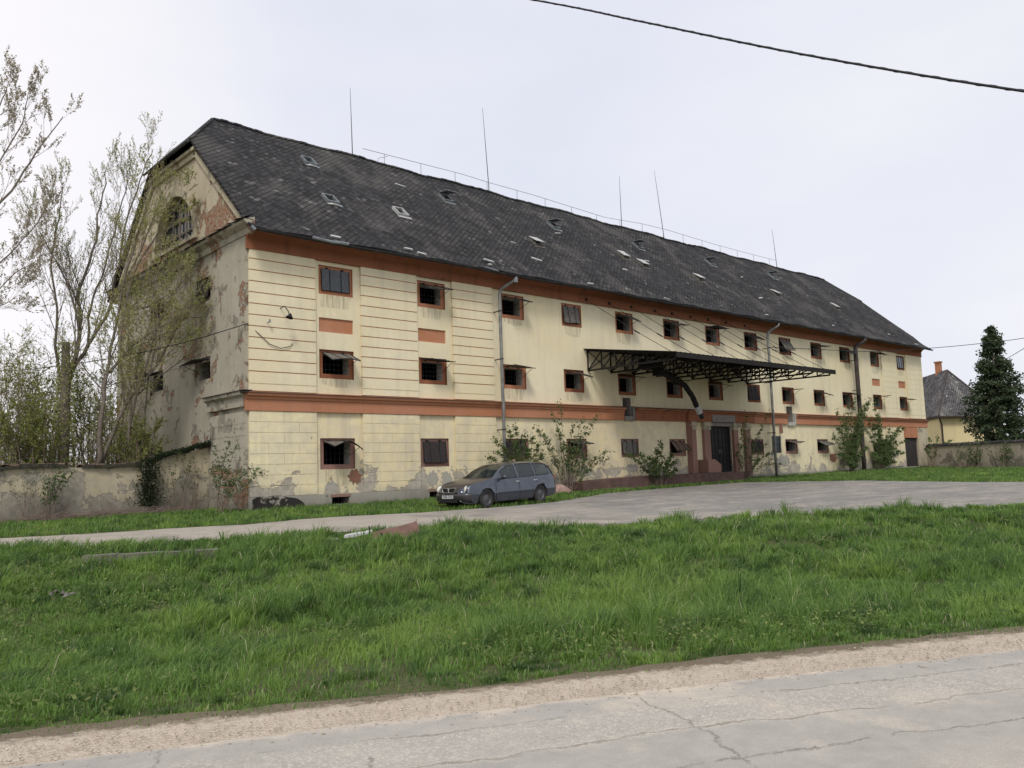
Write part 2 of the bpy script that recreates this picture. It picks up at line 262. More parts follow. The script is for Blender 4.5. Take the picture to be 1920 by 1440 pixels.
# ------------------------------------------------------------ mesh helpers
LOCAL = False       # True while a thing is modelled in its own coordinates
class MB:
    def __init__(s): s.v = []; s.f = []
    def quad(s, a, b, c, d): i = len(s.v); s.v += [a, b, c, d]; s.f.append((i, i+1, i+2, i+3)); return s
    def poly(s, pts): i = len(s.v); s.v += list(pts); s.f.append(tuple(range(i, i+len(pts)))); return s
    def box(s, x0, x1, y0, y1, z0, z1, M_=None):
        i = len(s.v); p = [Vector((x, y, z)) for z in (z0, z1) for y in (y0, y1) for x in (x0, x1)]
        if M_ is not None: p = [M_ @ q for q in p]
        s.v += [tuple(q) for q in p]
        s.f += [tuple(i+k for k in q) for q in ((0, 2, 3, 1), (4, 5, 7, 6), (0, 1, 5, 4), (2, 6, 7, 3), (0, 4, 6, 2), (1, 3, 7, 5))]; return s
    def tube(s, pts, r, n=6, cap=True):
        pts = [Vector(p) for p in pts]; rs = r if isinstance(r, (list, tuple)) else [r]*len(pts); base = len(s.v); a = None
        for k, p in enumerate(pts):
            d = (pts[min(k+1, len(pts)-1)]-pts[max(k-1, 0)])
            d = d.normalized() if d.length > 1e-9 else Vector((0, 0, 1))
            if a is None: a = d.orthogonal().normalized()
            else:
                a = a-d*a.dot(d); a = a.normalized() if a.length > 1e-6 else d.orthogonal().normalized()
            b = d.cross(a)
            for j in range(n):
                t = 2*math.pi*j/n; q = p+(a*math.cos(t)+b*math.sin(t))*rs[k]; s.v.append((q.x, q.y, q.z))
        for k in range(len(pts)-1):
            for j in range(n):
                j2 = (j+1) % n; s.f.append((base+k*n+j, base+k*n+j2, base+(k+1)*n+j2, base+(k+1)*n+j))
        if cap: s.f.append(tuple(base+j for j in reversed(range(n)))); s.f.append(tuple(base+(len(pts)-1)*n+j for j in range(n)))
        return s
    def bar(s, a, b, w, h=None):      # rectangular bar between two points
        return s.tube([a, b], (w if h is None else (w+h)/2)*.7, 4)
    def cyl(s, c, r, x0, x1, n=20, axis='y'):
        pts = []
        for t in (x0, x1): pts.append((c[0], t, c[1]) if axis == 'y' else (t, c[0], c[1]) if axis == 'x' else (c[0], c[1], t))
        return s.tube(pts, r, n)
    def lathe(s, prof, M_, n=24):     # prof (r, h) around local z
        i = len(s.v)
        for r, h in prof:
            for j in range(n):
                t = 2*math.pi*j/n; q = M_ @ Vector((r*math.cos(t), r*math.sin(t), h)); s.v.append(tuple(q))
        for k in range(len(prof)-1):
            for j in range(n): j2 = (j+1) % n; s.f.append((i+k*n+j, i+k*n+j2, i+(k+1)*n+j2, i+(k+1)*n+j))
        return s
    def prof_x(s, prof, x0, x1, M_=None):   # closed (y,z) profile extruded along x
        i = len(s.v); n = len(prof)
        for x in (x0, x1):
            for y, z in prof:
                q = Vector((x, y, z)); q = M_ @ q if M_ is not None else q; s.v.append(tuple(q))
        for j in range(n): j2 = (j+1) % n; s.f.append((i+j, i+j2, i+n+j2, i+n+j))
        s.f.append(tuple(i+j for j in reversed(range(n)))); s.f.append(tuple(i+n+j for j in range(n))); return s
    def build(s, name, mat, parent=None, smooth=False):
        me = bpy.data.meshes.new(name); me.from_pydata(s.v, [], s.f); me.materials.append(mat)
        if smooth: me.polygons.foreach_set('use_smooth', [True]*len(me.polygons))
        me.update(); return link(bpy.data.objects.new(name, me), parent)
def link(o, parent=None):
    col.objects.link(o)
    if parent is not None:
        o.parent = parent
        if LOCAL: return o
        off = Vector((0, 0, 0)); p = parent
        while p is not None: off += Vector(p.location); p = p.parent
        o.location = -off if o.location.length < 1e-9 else Vector(o.location)-off
    return o
def tag(o, label=None, cat=None, group=None, kind=None):
    if label: o['label'] = label
    if cat: o['category'] = cat
    if group: o['group'] = group
    if kind: o['kind'] = kind
    return o
def thing(name, label, cat, loc, group=None):
    o = bpy.data.objects.new(name, None); o.location = loc; o.empty_display_size = .3; col.objects.link(o); return tag(o, label, cat, group)
def np_mesh(name, verts, faces_flat, sizes, mat, parent=None):
    me = bpy.data.meshes.new(name); nv = len(verts); me.vertices.add(nv); me.vertices.foreach_set('co', verts.astype(np.float32).ravel())
    me.loops.add(len(faces_flat)); me.loops.foreach_set('vertex_index', faces_flat.astype(np.int32))
    starts = np.concatenate([[0], np.cumsum(sizes)[:-1]]).astype(np.int32); me.polygons.add(len(sizes)); me.polygons.foreach_set('loop_start', starts)
    me.update(calc_edges=True); me.materials.append(mat); return link(bpy.data.objects.new(name, me), parent)

# ------------------------------------------------------------ the ground
def smn(t): t = np.clip(t, 0, 1); return t*t*(3-2*t)
def S_(x, y): return (x-1.2)*.442+(y+20)*.897       # distance from the main road's grass edge
def G(x, y):
    x = np.asarray(x, float); y = np.asarray(y, float)
    b = .25*smn((x-14)/46)-.05*smn((12-x)/8); s = S_(x, y); up = b-.14*smn(-y/5)-.1*smn((-y-5)/8)
    z = np.where(s >= 11.5, up, 0.)
    t = smn((s-4)/7.5); mid = np.where(s < 4, -.5-.28*smn(s/4), -.78*(1-t)+up*t)
    return np.where(s >= 11.5, up, np.where(s <= 0, -.5, mid))
def g1(x, y): return float(G(x, y))
def wob(x, y, sc_=1., seed=0):
    return (np.sin(x*1.3*sc_+seed)+np.sin(y*1.7*sc_+1.3*seed+2)+np.sin((x*.8+y)*2.3*sc_+seed*.7)+np.sin((x-y*1.2)*4.1*sc_+seed))/4
def grid_sheet(name, xs, ys, lift, mat, keep=None):
    X, Y = np.meshgrid(xs, ys, indexing='xy'); Z = G(X, Y)+lift; nx, ny = len(xs), len(ys)
    V = np.stack([X, Y, Z], -1).reshape(-1, 3); i = np.arange(nx*ny).reshape(ny, nx)
    q = np.stack([i[:-1, :-1], i[:-1, 1:], i[1:, 1:], i[1:, :-1]], -1).reshape(-1, 4)
    o = np_mesh(name, V, q.ravel(), np.full(len(q), 4), mat); return tag(o, kind='structure')
xs = np.concatenate([[-900, -400, -150, -60, -30], np.arange(-20, 100, .8), [105, 120, 160, 260, 500, 1200]]); ys = np.concatenate([[-600, -200, -80, -50], np.arange(-40, 16, .8), [20, 40, 90, 200, 500, 1500]])
grid_sheet('ground', xs, ys, 0, ground_material())
def sheet_between(name, A, B, nu, nv, lift, mat, jit=0.):
    """sheet between two polylines (same count), following the ground"""
    def res(P, n):
        P = np.array(P, float); d = np.r_[0, np.cumsum(np.hypot(*(P[1:]-P[:-1]).T))]; t = np.linspace(0, d[-1], n); return np.stack([np.interp(t, d, P[:, 0]), np.interp(t, d, P[:, 1])], -1)
    a, b = res(A, nu), res(B, nu); t = np.linspace(0, 1, nv)[:, None, None]; Q = a[None]*(1-t)+b[None]*t
    if jit:
        e = wob(Q[0, :, 0], Q[0, :, 1], 1.6, 1)*jit+wob(Q[0, :, 0], Q[0, :, 1], 6, 2)*jit*.4; Q[0, :, 1] += e
        e = wob(Q[-1, :, 0], Q[-1, :, 1], 1.6, 3)*jit+wob(Q[-1, :, 0], Q[-1, :, 1], 6, 4)*jit*.4; Q[-1, :, 1] += e
    Z = G(Q[..., 0], Q[..., 1])+lift; V = np.concatenate([Q, Z[..., None]], -1).reshape(-1, 3); i = np.arange(nu*nv).reshape(nv, nu)
    q = np.stack([i[:-1, :-1], i[:-1, 1:], i[1:, 1:], i[1:, :-1]], -1).reshape(-1, 4)
    return tag(np_mesh(name, V, q.ravel(), np.full(len(q), 4), mat), kind='structure')
LANE_FAR = [(-25, -2.), (-3, -2.6), (4.7, -3.14), (6.3, -3.7), (8.1, -4.), (10.1, -4.7), (12.7, -4.2), (15.4, -5.0), (18.3, -5.2), (21, -4.9), (23.5, -3.9), (26.8, -2.5), (31.2, -2.2), (37.5, -2.1), (39.9, -4.05), (40.5, -7), (39.6, -10.5), (38.5, -14.2), (37.5, -18)]
LANE_NEAR = [(-25, -3.), (-6, -5.), (3.9, -6.9), (5.5, -8.06), (7.4, -8.74), (9.6, -9.3), (11.2, -10.2), (12.5, -12.3), (13.8, -14.0), (16.3, -14.4), (17.7, -15.5), (19.5, -16.6), (21., -17.8), (22.9, -18.9), (26, -20.5), (30, -22.4)]
sheet_between('lane', LANE_NEAR, LANE_FAR, 260, 40, .012, lane_material(), .16)
RD = np.array([.897, -.442]); RNv = np.array([.442, .897]); R0 = np.array([1.2, -20.])
def road_pt(t, s): return tuple(R0+RD*t+RNv*s)
sheet_between('road', [road_pt(-80, -8.6), road_pt(160, -8.6)], [road_pt(-80, -.62), road_pt(160, -.62)], 1200, 20, .03, road_material(), .05)
sheet_between('roadside', [road_pt(-80, -9.6), road_pt(160, -9.6)], [road_pt(-80, .12), road_pt(160, .12)], 900, 14, .014, shoulder_material(), .12)

def lane_mask(x, y):
    """True on the lane / lot"""
    P = np.array(LANE_NEAR+LANE_FAR[::-1]); inside = np.zeros(x.shape, bool); j = len(P)-1
    for i in range(len(P)):
        xi, yi = P[i]; xj, yj = P[j]
        c = ((yi > y) != (yj > y)) & (x < (xj-xi)*(y-yi)/(yj-yi+1e-12)+xi); inside ^= c; j = i
    return inside
rng = np.random.default_rng(7)
FWn, RTn, UPn, Cn = (np.array(v) for v in (FW, RT, UP, CAM))
def in_view(x, y, margin=350):
    d = np.stack([x, y, G(x, y)], -1)-Cn; z = d@FWn; px = 960+F*(d@RTn)/np.maximum(z, .01); py = 720-F*(d@UPn)/np.maximum(z, .01)
    return (z > 2) & (px > -margin) & (px < 1920+margin) & (py < 1440+500), z
def vnoise(x, y, f, seed):
    r = np.random.default_rng(seed); T = r.random((64, 64)); gx, gy = x*f, y*f; ix, iy = np.floor(gx).astype(int), np.floor(gy).astype(int); fx, fy = gx-ix, gy-iy; fx = fx*fx*(3-2*fx); fy = fy*fy*(3-2*fy)
    a, b, c, d = T[ix % 64, iy % 64], T[(ix+1) % 64, iy % 64], T[ix % 64, (iy+1) % 64], T[(ix+1) % 64, (iy+1) % 64]
    return (a*(1-fx)+b*fx)*(1-fy)+(c*(1-fx)+d*fx)*fy
def blades(name, x, y, h, wd, label, mat, lean=.5, az=None):
    n = len(x); z = G(x, y); az = rng.uniform(0, 2*np.pi, n) if az is None else az; wnd = np.array([.5, .15]); ln = rng.uniform(.15, 1., n)*lean
    dx, dy = np.cos(az)*ln+wnd[0]*lean*.5, np.sin(az)*ln+wnd[1]*lean*.5; fa = rng.uniform(0, np.pi, n); wx, wy = np.cos(fa)*wd, np.sin(fa)*wd
    V = np.empty((n, 5, 3)); V[:, 0] = np.stack([x-wx, y-wy, z-.02], -1); V[:, 1] = np.stack([x+wx, y+wy, z-.02], -1)
    mx_, my_ = x+dx*h*.35, y+dy*h*.35; V[:, 2] = np.stack([mx_+wx*.75, my_+wy*.75, z+h*.6], -1); V[:, 3] = np.stack([mx_-wx*.75, my_-wy*.75, z+h*.6], -1)
    V[:, 4] = np.stack([x+dx*h*1.05, y+dy*h*1.05, z+h*(1-.35*ln)], -1)
    i = np.arange(n)[:, None]*5; fl = np.concatenate([i+0, i+1, i+2, i+3, i+3, i+2, i+4], 1).ravel(); sz = np.tile([4, 3], n)
    return tag(np_mesh(name, V.reshape(-1, 3), fl, sz, mat), label, 'grass', kind='stuff')
def scatter(n, x0, x1, y0, y1): return rng.uniform(x0, x1, n), rng.uniform(y0, y1, n)
# verge between the road and the lane
X, Y = scatter(3600000, -6, 44, -42, -2); s = S_(X, Y); ok, dz = in_view(X, Y)
edge = -.06+.16*wob(X, Y, 1.9, 5)+.10*wob(X, Y, 9, 8)
ok &= (s > edge) & ~lane_mask(X, Y+.1*wob(X, Y, 5, 3)) & (Y < LANE_NEAR[0][1]+60)
ok &= (s < 12.9+.3*wob(X, Y, 2, 9)) | (X > 22); ok &= ~((s > 11) & (Y > -5.5) & (X < 24))
dens = np.clip(9./np.maximum(dz, 3), .05, 1)**1.05; clump = vnoise(X, Y, 1.1, 1)*.45+vnoise(X, Y, 3.3, 2)*.35+vnoise(X, Y, 8, 3)*.2
bald = vnoise(X, Y, .8, 11)*.6+vnoise(X, Y, 3.1, 12)*.4
ok &= rng.random(len(X)) < dens*(.12+.62*clump**1.3)*np.where(bald < .34, .3, 1)
X, Y, s, dz, clump = X[ok], Y[ok], s[ok], dz[ok], clump[ok]
edge_f = np.clip((s+.1)/1.4, .22, 1)
H = (.04+.17*clump)*edge_f*np.clip(1.1-.5*(s > 10.5), .5, 1)*rng.uniform(.5, 1.4, len(X))
AZ_ = rng.uniform(0, 2*np.pi, len(X))
# tussocks: blades fanning out from a shared root
tx, ty = scatter(90000, -6, 34, -36, -3); ts = S_(tx, ty); tok, tz_ = in_view(tx, ty, 200); tok &= (ts > .15) & (ts < 12.6) & ~lane_mask(tx, ty) & ~((ts > 11) & (ty > -5.5) & (tx < 24))
tok &= rng.random(len(tx)) < np.clip(10/np.maximum(tz_, 3), .1, 1)*(.25+1.2*(vnoise(tx, ty, .9, 21)-.2)); tx, ty, ts, tz_ = tx[tok], ty[tok], ts[tok], tz_[tok]
th = rng.uniform(.08, .24, len(tx))*np.clip(ts/1.6, .3, 1)*(.45+1.2*vnoise(tx, ty, .7, 22)); th *= np.where(rng.random(len(tx)) < .06, 1.7, 1)
k = 34; rr0 = np.abs(rng.normal(0, .055, (len(tx), k))); aa = rng.uniform(0, 2*np.pi, (len(tx), k)); bx, by = (tx[:, None]+rr0*np.cos(aa)).ravel(), (ty[:, None]+rr0*np.sin(aa)).ravel()
X = np.r_[X, bx]; Y = np.r_[Y, by]; s = np.r_[s, np.repeat(ts, k)]; dz = np.r_[dz, np.repeat(tz_, k)]; H = np.r_[H, (th[:, None]*rng.uniform(.6, 1.25, (len(tx), k))).ravel()]; AZ_ = np.r_[AZ_, aa.ravel()]
sa, sb = np.array([4.5, -10.05]), np.array([6.5, -11.2]); sdv = (sb-sa)/np.hypot(*(sb-sa)); pa = (X-sa[0])*sdv[0]+(Y-sa[1])*sdv[1]; pb = (X-sa[0])*sdv[1]-(Y-sa[1])*sdv[0]
keep_ = ~lane_mask(X, Y) & (s > -.05) & ~((pa > -.1) & (pa < 2.25) & (pb > -.2) & (pb < .55) & (H > .05)); X, Y, dz, H, AZ_ = X[keep_], Y[keep_], dz[keep_], H[keep_], AZ_[keep_]
blades('grass_verge', X, Y, H, .0021+.00034*dz, 'long green grass of the ditch verge between road and dirt lane', M['grass'], 1.15, AZ_)
nverge = len(X)
# strip along the buildings, and the ground to the right of the lot
X, Y = scatter(1100000, -6, 110, -20, 3); s = S_(X, Y); ok, dz = in_view(X, Y, 200); XC, XR = 12.32, 66.44
ok &= (s > 12.9) & ~lane_mask(X, Y+.12*wob(X, Y, 5, 3)) & ~((X > XC-.1) & (X < XR) & (Y > -.12)) & ~((X > 26.7) & (X < 39.4) & (Y > -1.2)) & ~((X > XR) & (Y > -.3)) & ~((X > 60) & (Y > -.3-(X-66)*.3))
d2 = np.clip(22./np.maximum(dz, 5), .08, 1); cl = vnoise(X, Y, 1.6, 5)*.6+vnoise(X, Y, 4.5, 6)*.4
ok &= rng.random(len(X)) < d2*(.3+1.1*cl); X, Y, dz, cl = X[ok], Y[ok], dz[ok], cl[ok]
Hh = (.06+.12*cl)*rng.uniform(.6, 1.4, len(X)); Hh *= np.where((Y > -.7) & (X > XC), 1.25, 1.)
blades('grass_strip', X, Y, Hh, .003+.00028*dz, 'shorter grass strip growing along the foot of the granary', M['grass'], .6)
print('BLADES', nverge, len(X))
# broad-leaved weeds and dead stalks in the verge
wx, wy = scatter(9000, -4, 20, -26, -6); ws = S_(wx, wy); wk, wz = in_view(wx, wy, 150); wk &= (ws > .3) & (ws < 11.5) & ~lane_mask(wx, wy); wk &= vnoise(wx, wy, .55, 31) > np.where(wx < 6, .48, .68); wx, wy, wz = wx[wk], wy[wk], wz[wk]
k = 11; n = len(wx)*k; cx, cy = np.repeat(wx, k)+rng.normal(0, .07, n), np.repeat(wy, k)+rng.normal(0, .07, n); cz = G(cx, cy)+np.abs(rng.normal(.11, .06, n)); sz_ = rng.uniform(.012, .026, n); an = rng.uniform(0, 6.283, n); til = rng.normal(0, .35, (n, 2))
u = np.stack([np.cos(an), np.sin(an), til[:, 0]], -1); v = np.stack([-np.sin(an), np.cos(an), til[:, 1]], -1); c_ = np.stack([cx, cy, cz], -1)
V = np.stack([c_-u*sz_[:, None], c_+v*sz_[:, None]*.6, c_+u*sz_[:, None], c_-v*sz_[:, None]*.6], 1)
tag(np_mesh('weeds', V.reshape(-1, 3), np.arange(n*4), np.full(n, 4), leafmat('pale_weed_leaves', (.13, .19, .05), (.34, .38, .13))), 'low broad-leaved weeds mixed into the verge grass', 'weeds', kind='stuff')
# loose gravel of the shoulder
n = 5200; t = rng.uniform(-2, 16, n); ss = np.minimum(-.42+rng.normal(0, .17, n), -.1); XY = R0[None]+RD[None]*t[:, None]+RNv[None]*ss[:, None]; r = rng.uniform(.003, .009, n)*rng.uniform(.6, 1.5, n)
oc = np.array([[1, 0, 0], [0, 1, 0], [-1, 0, 0], [0, -1, 0], [0, 0, .7], [0, 0, -.7]]); V = np.stack([XY[:, 0], XY[:, 1], G(XY[:, 0], XY[:, 1])+.03+r*.4], -1)[:, None]+oc[None]*r[:, None, None]*rng.uniform(.7, 1.3, (n, 6, 1))
T3 = np.array([0, 1, 4, 1, 2, 4, 2, 3, 4, 3, 0, 4, 1, 0, 5, 2, 1, 5, 3, 2, 5, 0, 3, 5]); fl = (np.arange(n)[:, None]*6+T3[None]).ravel()
tag(np_mesh('gravel', V.reshape(-1, 3), fl, np.full(n*8, 3), simple('pale_gravel_stones', (.42, .36, .29), var=.4, scale=30)), 'loose pale gravel scattered along the edge of the asphalt', 'gravel', kind='stuff')

# ------------------------------------------------------------ the granary
DEPTH, EAVE, RZ, RY = 12.85, 9.3, 15.7, 6.42
B = thing('granary_building', 'long derelict three-storey yellow granary with orange bands and a dark slate roof', 'building', (XC, 0, 0))
COLS = {1: (14.93, 16.32), 2: (19.21, 20.56), 3: (23.50, 24.86), 4: (27.19, 28.50), 5: (30.89, 32.20), 6: (34.63, 35.97), 7: (38.29, 39.64), 8: (42.09, 43.43), 9: (45.85, 47.23), 10: (49.66, 51.04), 11: (53.47, 54.90), 12: (57.96, 59.30), 13: (62.23, 63.53)}
HOLES = []   # (x0,x1,z0,z1,row,col)
for c, (a, b_) in COLS.items():
    zt = .0 if c < 12 else -.0
    HOLES.append((a, b_, 7.46, 8.50, 't', c)); HOLES.append((a, b_, 4.47, 5.49, 'm', c))
    if c not in (7, 13): HOLES.append((a, b_, 1.30 if c < 3 else 1.50, 2.38, 'b', c))
VENT = [(15.31, 16.01, .10, .34), (19.5, 20.1, .12, .36)]; NICHE = [(31.15, 31.75, 3.45, 4.34), (46.2, 46.9, 3.4, 4.34)]
DOOR = (38.10, 40.15, .62, 3.06); SIDEDOOR = (62.55, 64.66, .0, 2.5); LOUVRE = (44.36, 45.36, 1.58, 2.56)
def wall_grid(mb, u0, u1, z0, z1, holes, fn):
    us = sorted({u0, u1, *[h[0] for h in holes], *[h[1] for h in holes]}); zs = sorted({z0, z1, *[h[2] for h in holes], *[h[3] for h in holes]})
    us = [u for u in us if u0 <= u <= u1]; zs = [z for z in zs if z0 <= z <= z1]
    for i in range(len(us)-1):
        for j in range(len(zs)-1):
            cu, cz = (us[i]+us[i+1])/2, (zs[j]+zs[j+1])/2
            if any(h[0] < cu < h[1] and h[2] < cz < h[3] for h in holes): continue
            mb.quad(fn(us[i], zs[j]), fn(us[i+1], zs[j]), fn(us[i+1], zs[j+1]), fn(us[i], zs[j+1]))
def reveal(mb, h, fn, y0, y1, sides='lrtb'):
    u0, u1, z0, z1 = h[:4]
    if 'l' in sides: mb.quad(fn(u0, z0, y0), fn(u0, z1, y0), fn(u0, z1, y1), fn(u0, z0, y1))
    if 'r' in sides: mb.quad(fn(u1, z0, y0), fn(u1, z0, y1), fn(u1, z1, y1), fn(u1, z1, y0))
    if 't' in sides: mb.quad(fn(u0, z1, y0), fn(u1, z1, y0), fn(u1, z1, y1), fn(u0, z1, y1))
    if 'b' in sides: mb.quad(fn(u0, z0, y0), fn(u0, z0, y1), fn(u1, z0, y1), fn(u1, z0, y0))
FF = lambda u, z, y=0.: (u, y, z)
SPLIT = 3.5
h4 = [h[:4] for h in HOLES]
allh = h4+VENT+NICHE+[DOOR, SIDEDOOR, LOUVRE]
blind = [(14.93, 16.32, 6.11, 6.62), (19.21, 20.55, 6.11, 6.63), (57.98, 59.27, 6.1, 6.6), (62.24, 63.50, 6.12, 6.62)]
mb = MB(); wall_grid(mb, XC, XR, SPLIT, 9.4, [h for h in allh if h[2] > 3.3]+blind, FF)
for h in blind: reveal(mb, h, FF, 0, .06)
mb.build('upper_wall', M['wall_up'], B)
mb = MB(); wall_grid(mb, XC, XR, -.4, SPLIT, [h for h in allh if h[2] < SPLIT], FF)
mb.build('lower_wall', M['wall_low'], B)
for h in VENT+[LOUVRE]+NICHE+[DOOR, SIDEDOOR]: mb = MB(); reveal(mb, h, FF, 0, .45); mb.build('recess', M['concrete'], B)
for h in NICHE: mb = MB(); mb.quad(FF(h[0], h[2], .44), FF(h[1], h[2], .44), FF(h[1], h[3], .44), FF(h[0], h[3], .44)); mb.build('recess_back', M['iron'], B)  # black back sheet puts the shade of the open slot into the colour
# inner face and floors (dark inside)
INSET = .17
def inner_hole(h): return (h[0]+INSET, h[1]-INSET, h[2]+INSET, h[3]-INSET*.9)
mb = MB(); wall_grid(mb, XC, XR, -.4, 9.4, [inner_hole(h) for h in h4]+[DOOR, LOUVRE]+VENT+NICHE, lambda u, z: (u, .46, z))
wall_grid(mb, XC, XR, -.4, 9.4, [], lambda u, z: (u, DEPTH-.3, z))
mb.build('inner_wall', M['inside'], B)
mb = MB()
for z in (3.45, 6.45, 9.2): mb.box(XC+.3, XR-.3, .47, DEPTH-.31, z-.25, z)
mb.build('floor_slab', M['inside'], B)
for h in blind: mb = MB(); mb.quad(FF(h[0], h[2], .055), FF(h[1], h[2], .055), FF(h[1], h[3], .055), FF(h[0], h[3], .055)); mb.build('blind_panel', M['orange'], B)
# back and right walls
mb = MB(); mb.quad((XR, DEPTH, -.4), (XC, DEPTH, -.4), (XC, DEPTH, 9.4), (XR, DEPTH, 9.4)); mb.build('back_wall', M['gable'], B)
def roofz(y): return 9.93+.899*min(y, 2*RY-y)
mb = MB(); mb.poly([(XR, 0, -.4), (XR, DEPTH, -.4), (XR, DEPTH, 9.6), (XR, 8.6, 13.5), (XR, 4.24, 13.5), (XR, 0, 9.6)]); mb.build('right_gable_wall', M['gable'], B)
# left gable wall with side windows and the half-round attic window
GF = lambda u, z, x=0.: (XC+x, u, z)
SH = [(2.99, 4.35, 4.5, 5.45, 'm', 1), (7.45, 8.85, 4.5, 5.45, 'm', 2), (2.99, 4.35, 7.46, 8.35, 't', 1), (7.43, 8.85, 7.46, 8.35, 't', 2), (2.99, 4.35, 1.4, 2.4, 'b', 1), (7.45, 8.85, 1.4, 2.4, 'b', 2)]
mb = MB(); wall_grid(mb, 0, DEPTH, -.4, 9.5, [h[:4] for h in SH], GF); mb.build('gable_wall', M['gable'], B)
mb = MB(); AC, AR, AZ = 6.42, 1.95, 10.15
ys = sorted({0., 4.24, 8.6, DEPTH, *[AC+AR*math.cos(math.pi*k/16) for k in range(17)], *[float(v) for v in np.linspace(.3, 12.5, 12)]})
zt = lambda y: min(roofz(y)-.12, 13.55)
arc = lambda y: AZ+math.sqrt(max(0, AR**2-(y-AC)**2)) if abs(y-AC) < AR else AZ
for a, b_ in zip(ys, ys[1:]):
    c = (a+b_)/2
    if abs(c-AC) < AR:
        mb.quad(GF(a, 9.5), GF(b_, 9.5), GF(b_, AZ), GF(a, AZ)); mb.quad(GF(a, arc(a)), GF(b_, arc(b_)), GF(b_, zt(b_)), GF(a, zt(a)))
    else: mb.quad(GF(a, 9.5), GF(b_, 9.5), GF(b_, zt(b_)), GF(a, zt(a)))
mb.build('gable_top_wall', M['gable_top'], B)
# attic lunette window
mb = MB(); pts = [(AC+AR*math.cos(math.pi*k/20), AZ+AR*math.sin(math.pi*k/20)) for k in range(21)]
for (a, za), (b_, zb) in zip(pts, pts[1:]): mb.quad(GF(a, za), GF(b_, zb), GF(b_, zb, .4), GF(a, za, .4))
mb.quad(GF(AC-AR, AZ), GF(AC+AR, AZ), GF(AC+AR, AZ, .4), GF(AC-AR, AZ, .4))
for (a, za), (b_, zb) in zip(pts, pts[1:]):       # raised plaster ring
    k = 1.14; a2, za2, b2, zb2 = AC+(a-AC)*k, AZ+(za-AZ)*k, AC+(b_-AC)*k, AZ+(zb-AZ)*k
    mb.quad(GF(a, za, -.06), GF(b_, zb, -.06), GF(b2, zb2, -.06), GF(a2, za2, -.06)); mb.quad(GF(a2, za2, -.06), GF(b2, zb2, -.06), GF(b2, zb2, 0), GF(a2, za2, 0)); mb.quad(GF(a, za, -.06), GF(b_, zb, -.06), GF(b_, zb, 0), GF(a, za, 0))
mb.box(XC-.1, XC+.05, AC-AR*1.15, AC+AR*1.15, AZ-.14, AZ-.003)
W = mb.build('attic_window', M['cream'], B)
mb = MB()
for a in (-.65, 0, .65): mb.box(XC+.2, XC+.26, AC+a-.04, AC+a+.04, AZ, AZ+math.sqrt(AR**2-a*a))
for z in (.5, 1.05): ww = math.sqrt(AR**2-z*z); mb.box(XC+.21, XC+.25, AC-ww, AC+ww, AZ+z-.03, AZ+z+.03)
mb.build('mullion', M['bark'], W)
mb = MB(); mb.poly([GF(a, z, .3) for a, z in pts]); mb.build('pane', M['glass_old'], W)
mb = MB(); mb.box(XC+.4, XR-.5, .6, DEPTH-.5, 9.25, 9.4); mb.build('attic_floor', M['inside'], B)

# --- windows: surround, inner reveal, bars and a top-hung shutter flap (degrees open)
rnd = random.Random(3)
OPEN = {('t', 1): (4, 'glass_old'), ('t', 2): (72, 'glass_old'), ('t', 3): (68, 'glass_old'), ('t', 4): (5, 'flap'), ('t', 5): (66, 'flap'), ('t', 6): (68, 'glass_old'), ('t', 7): (84, 'flap_dark'), ('t', 8): (58, 'flap_dark'), ('t', 9): (32, 'flap'), ('t', 10): (70, 'flap_dark'), ('t', 11): (56, 'flap_dark'), ('t', 12): (84, 'flap_dark'), ('t', 13): (3, 'glass_old'),
        ('m', 1): (66, 'flap'), ('m', 2): (88, 'flap_dark'), ('m', 3): (86, 'flap'), ('m', 4): (72, 'flap'), ('m', 5): (80, 'flap_dark'), ('m', 6): (84, 'flap_dark'), ('m', 7): (82, 'flap'), ('m', 8): (3, 'flap_dark'), ('m', 9): (84, 'flap'), ('m', 10): (70, 'flap_dark'), ('m', 11): (82, 'flap_dark'), ('m', 12): (84, 'flap_dark'), ('m', 13): (80, 'flap_dark'),
        ('b', 1): (70, 'flap'), ('b', 2): (2, 'flap_dark'), ('b', 3): (3, 'flap_dark'), ('b', 4): (74, 'flap'), ('b', 5): (2, 'flap'), ('b', 6): (42, 'flap_wood'), ('b', 8): (2, 'flap_dark'), ('b', 9): (78, 'flap'), ('b', 10): (62, 'flap'), ('b', 11): (3, 'flap_dark'), ('b', 12): (3, 'flap_dark')}
LOWMAT = {True: 'mauve', False: 'orange'}
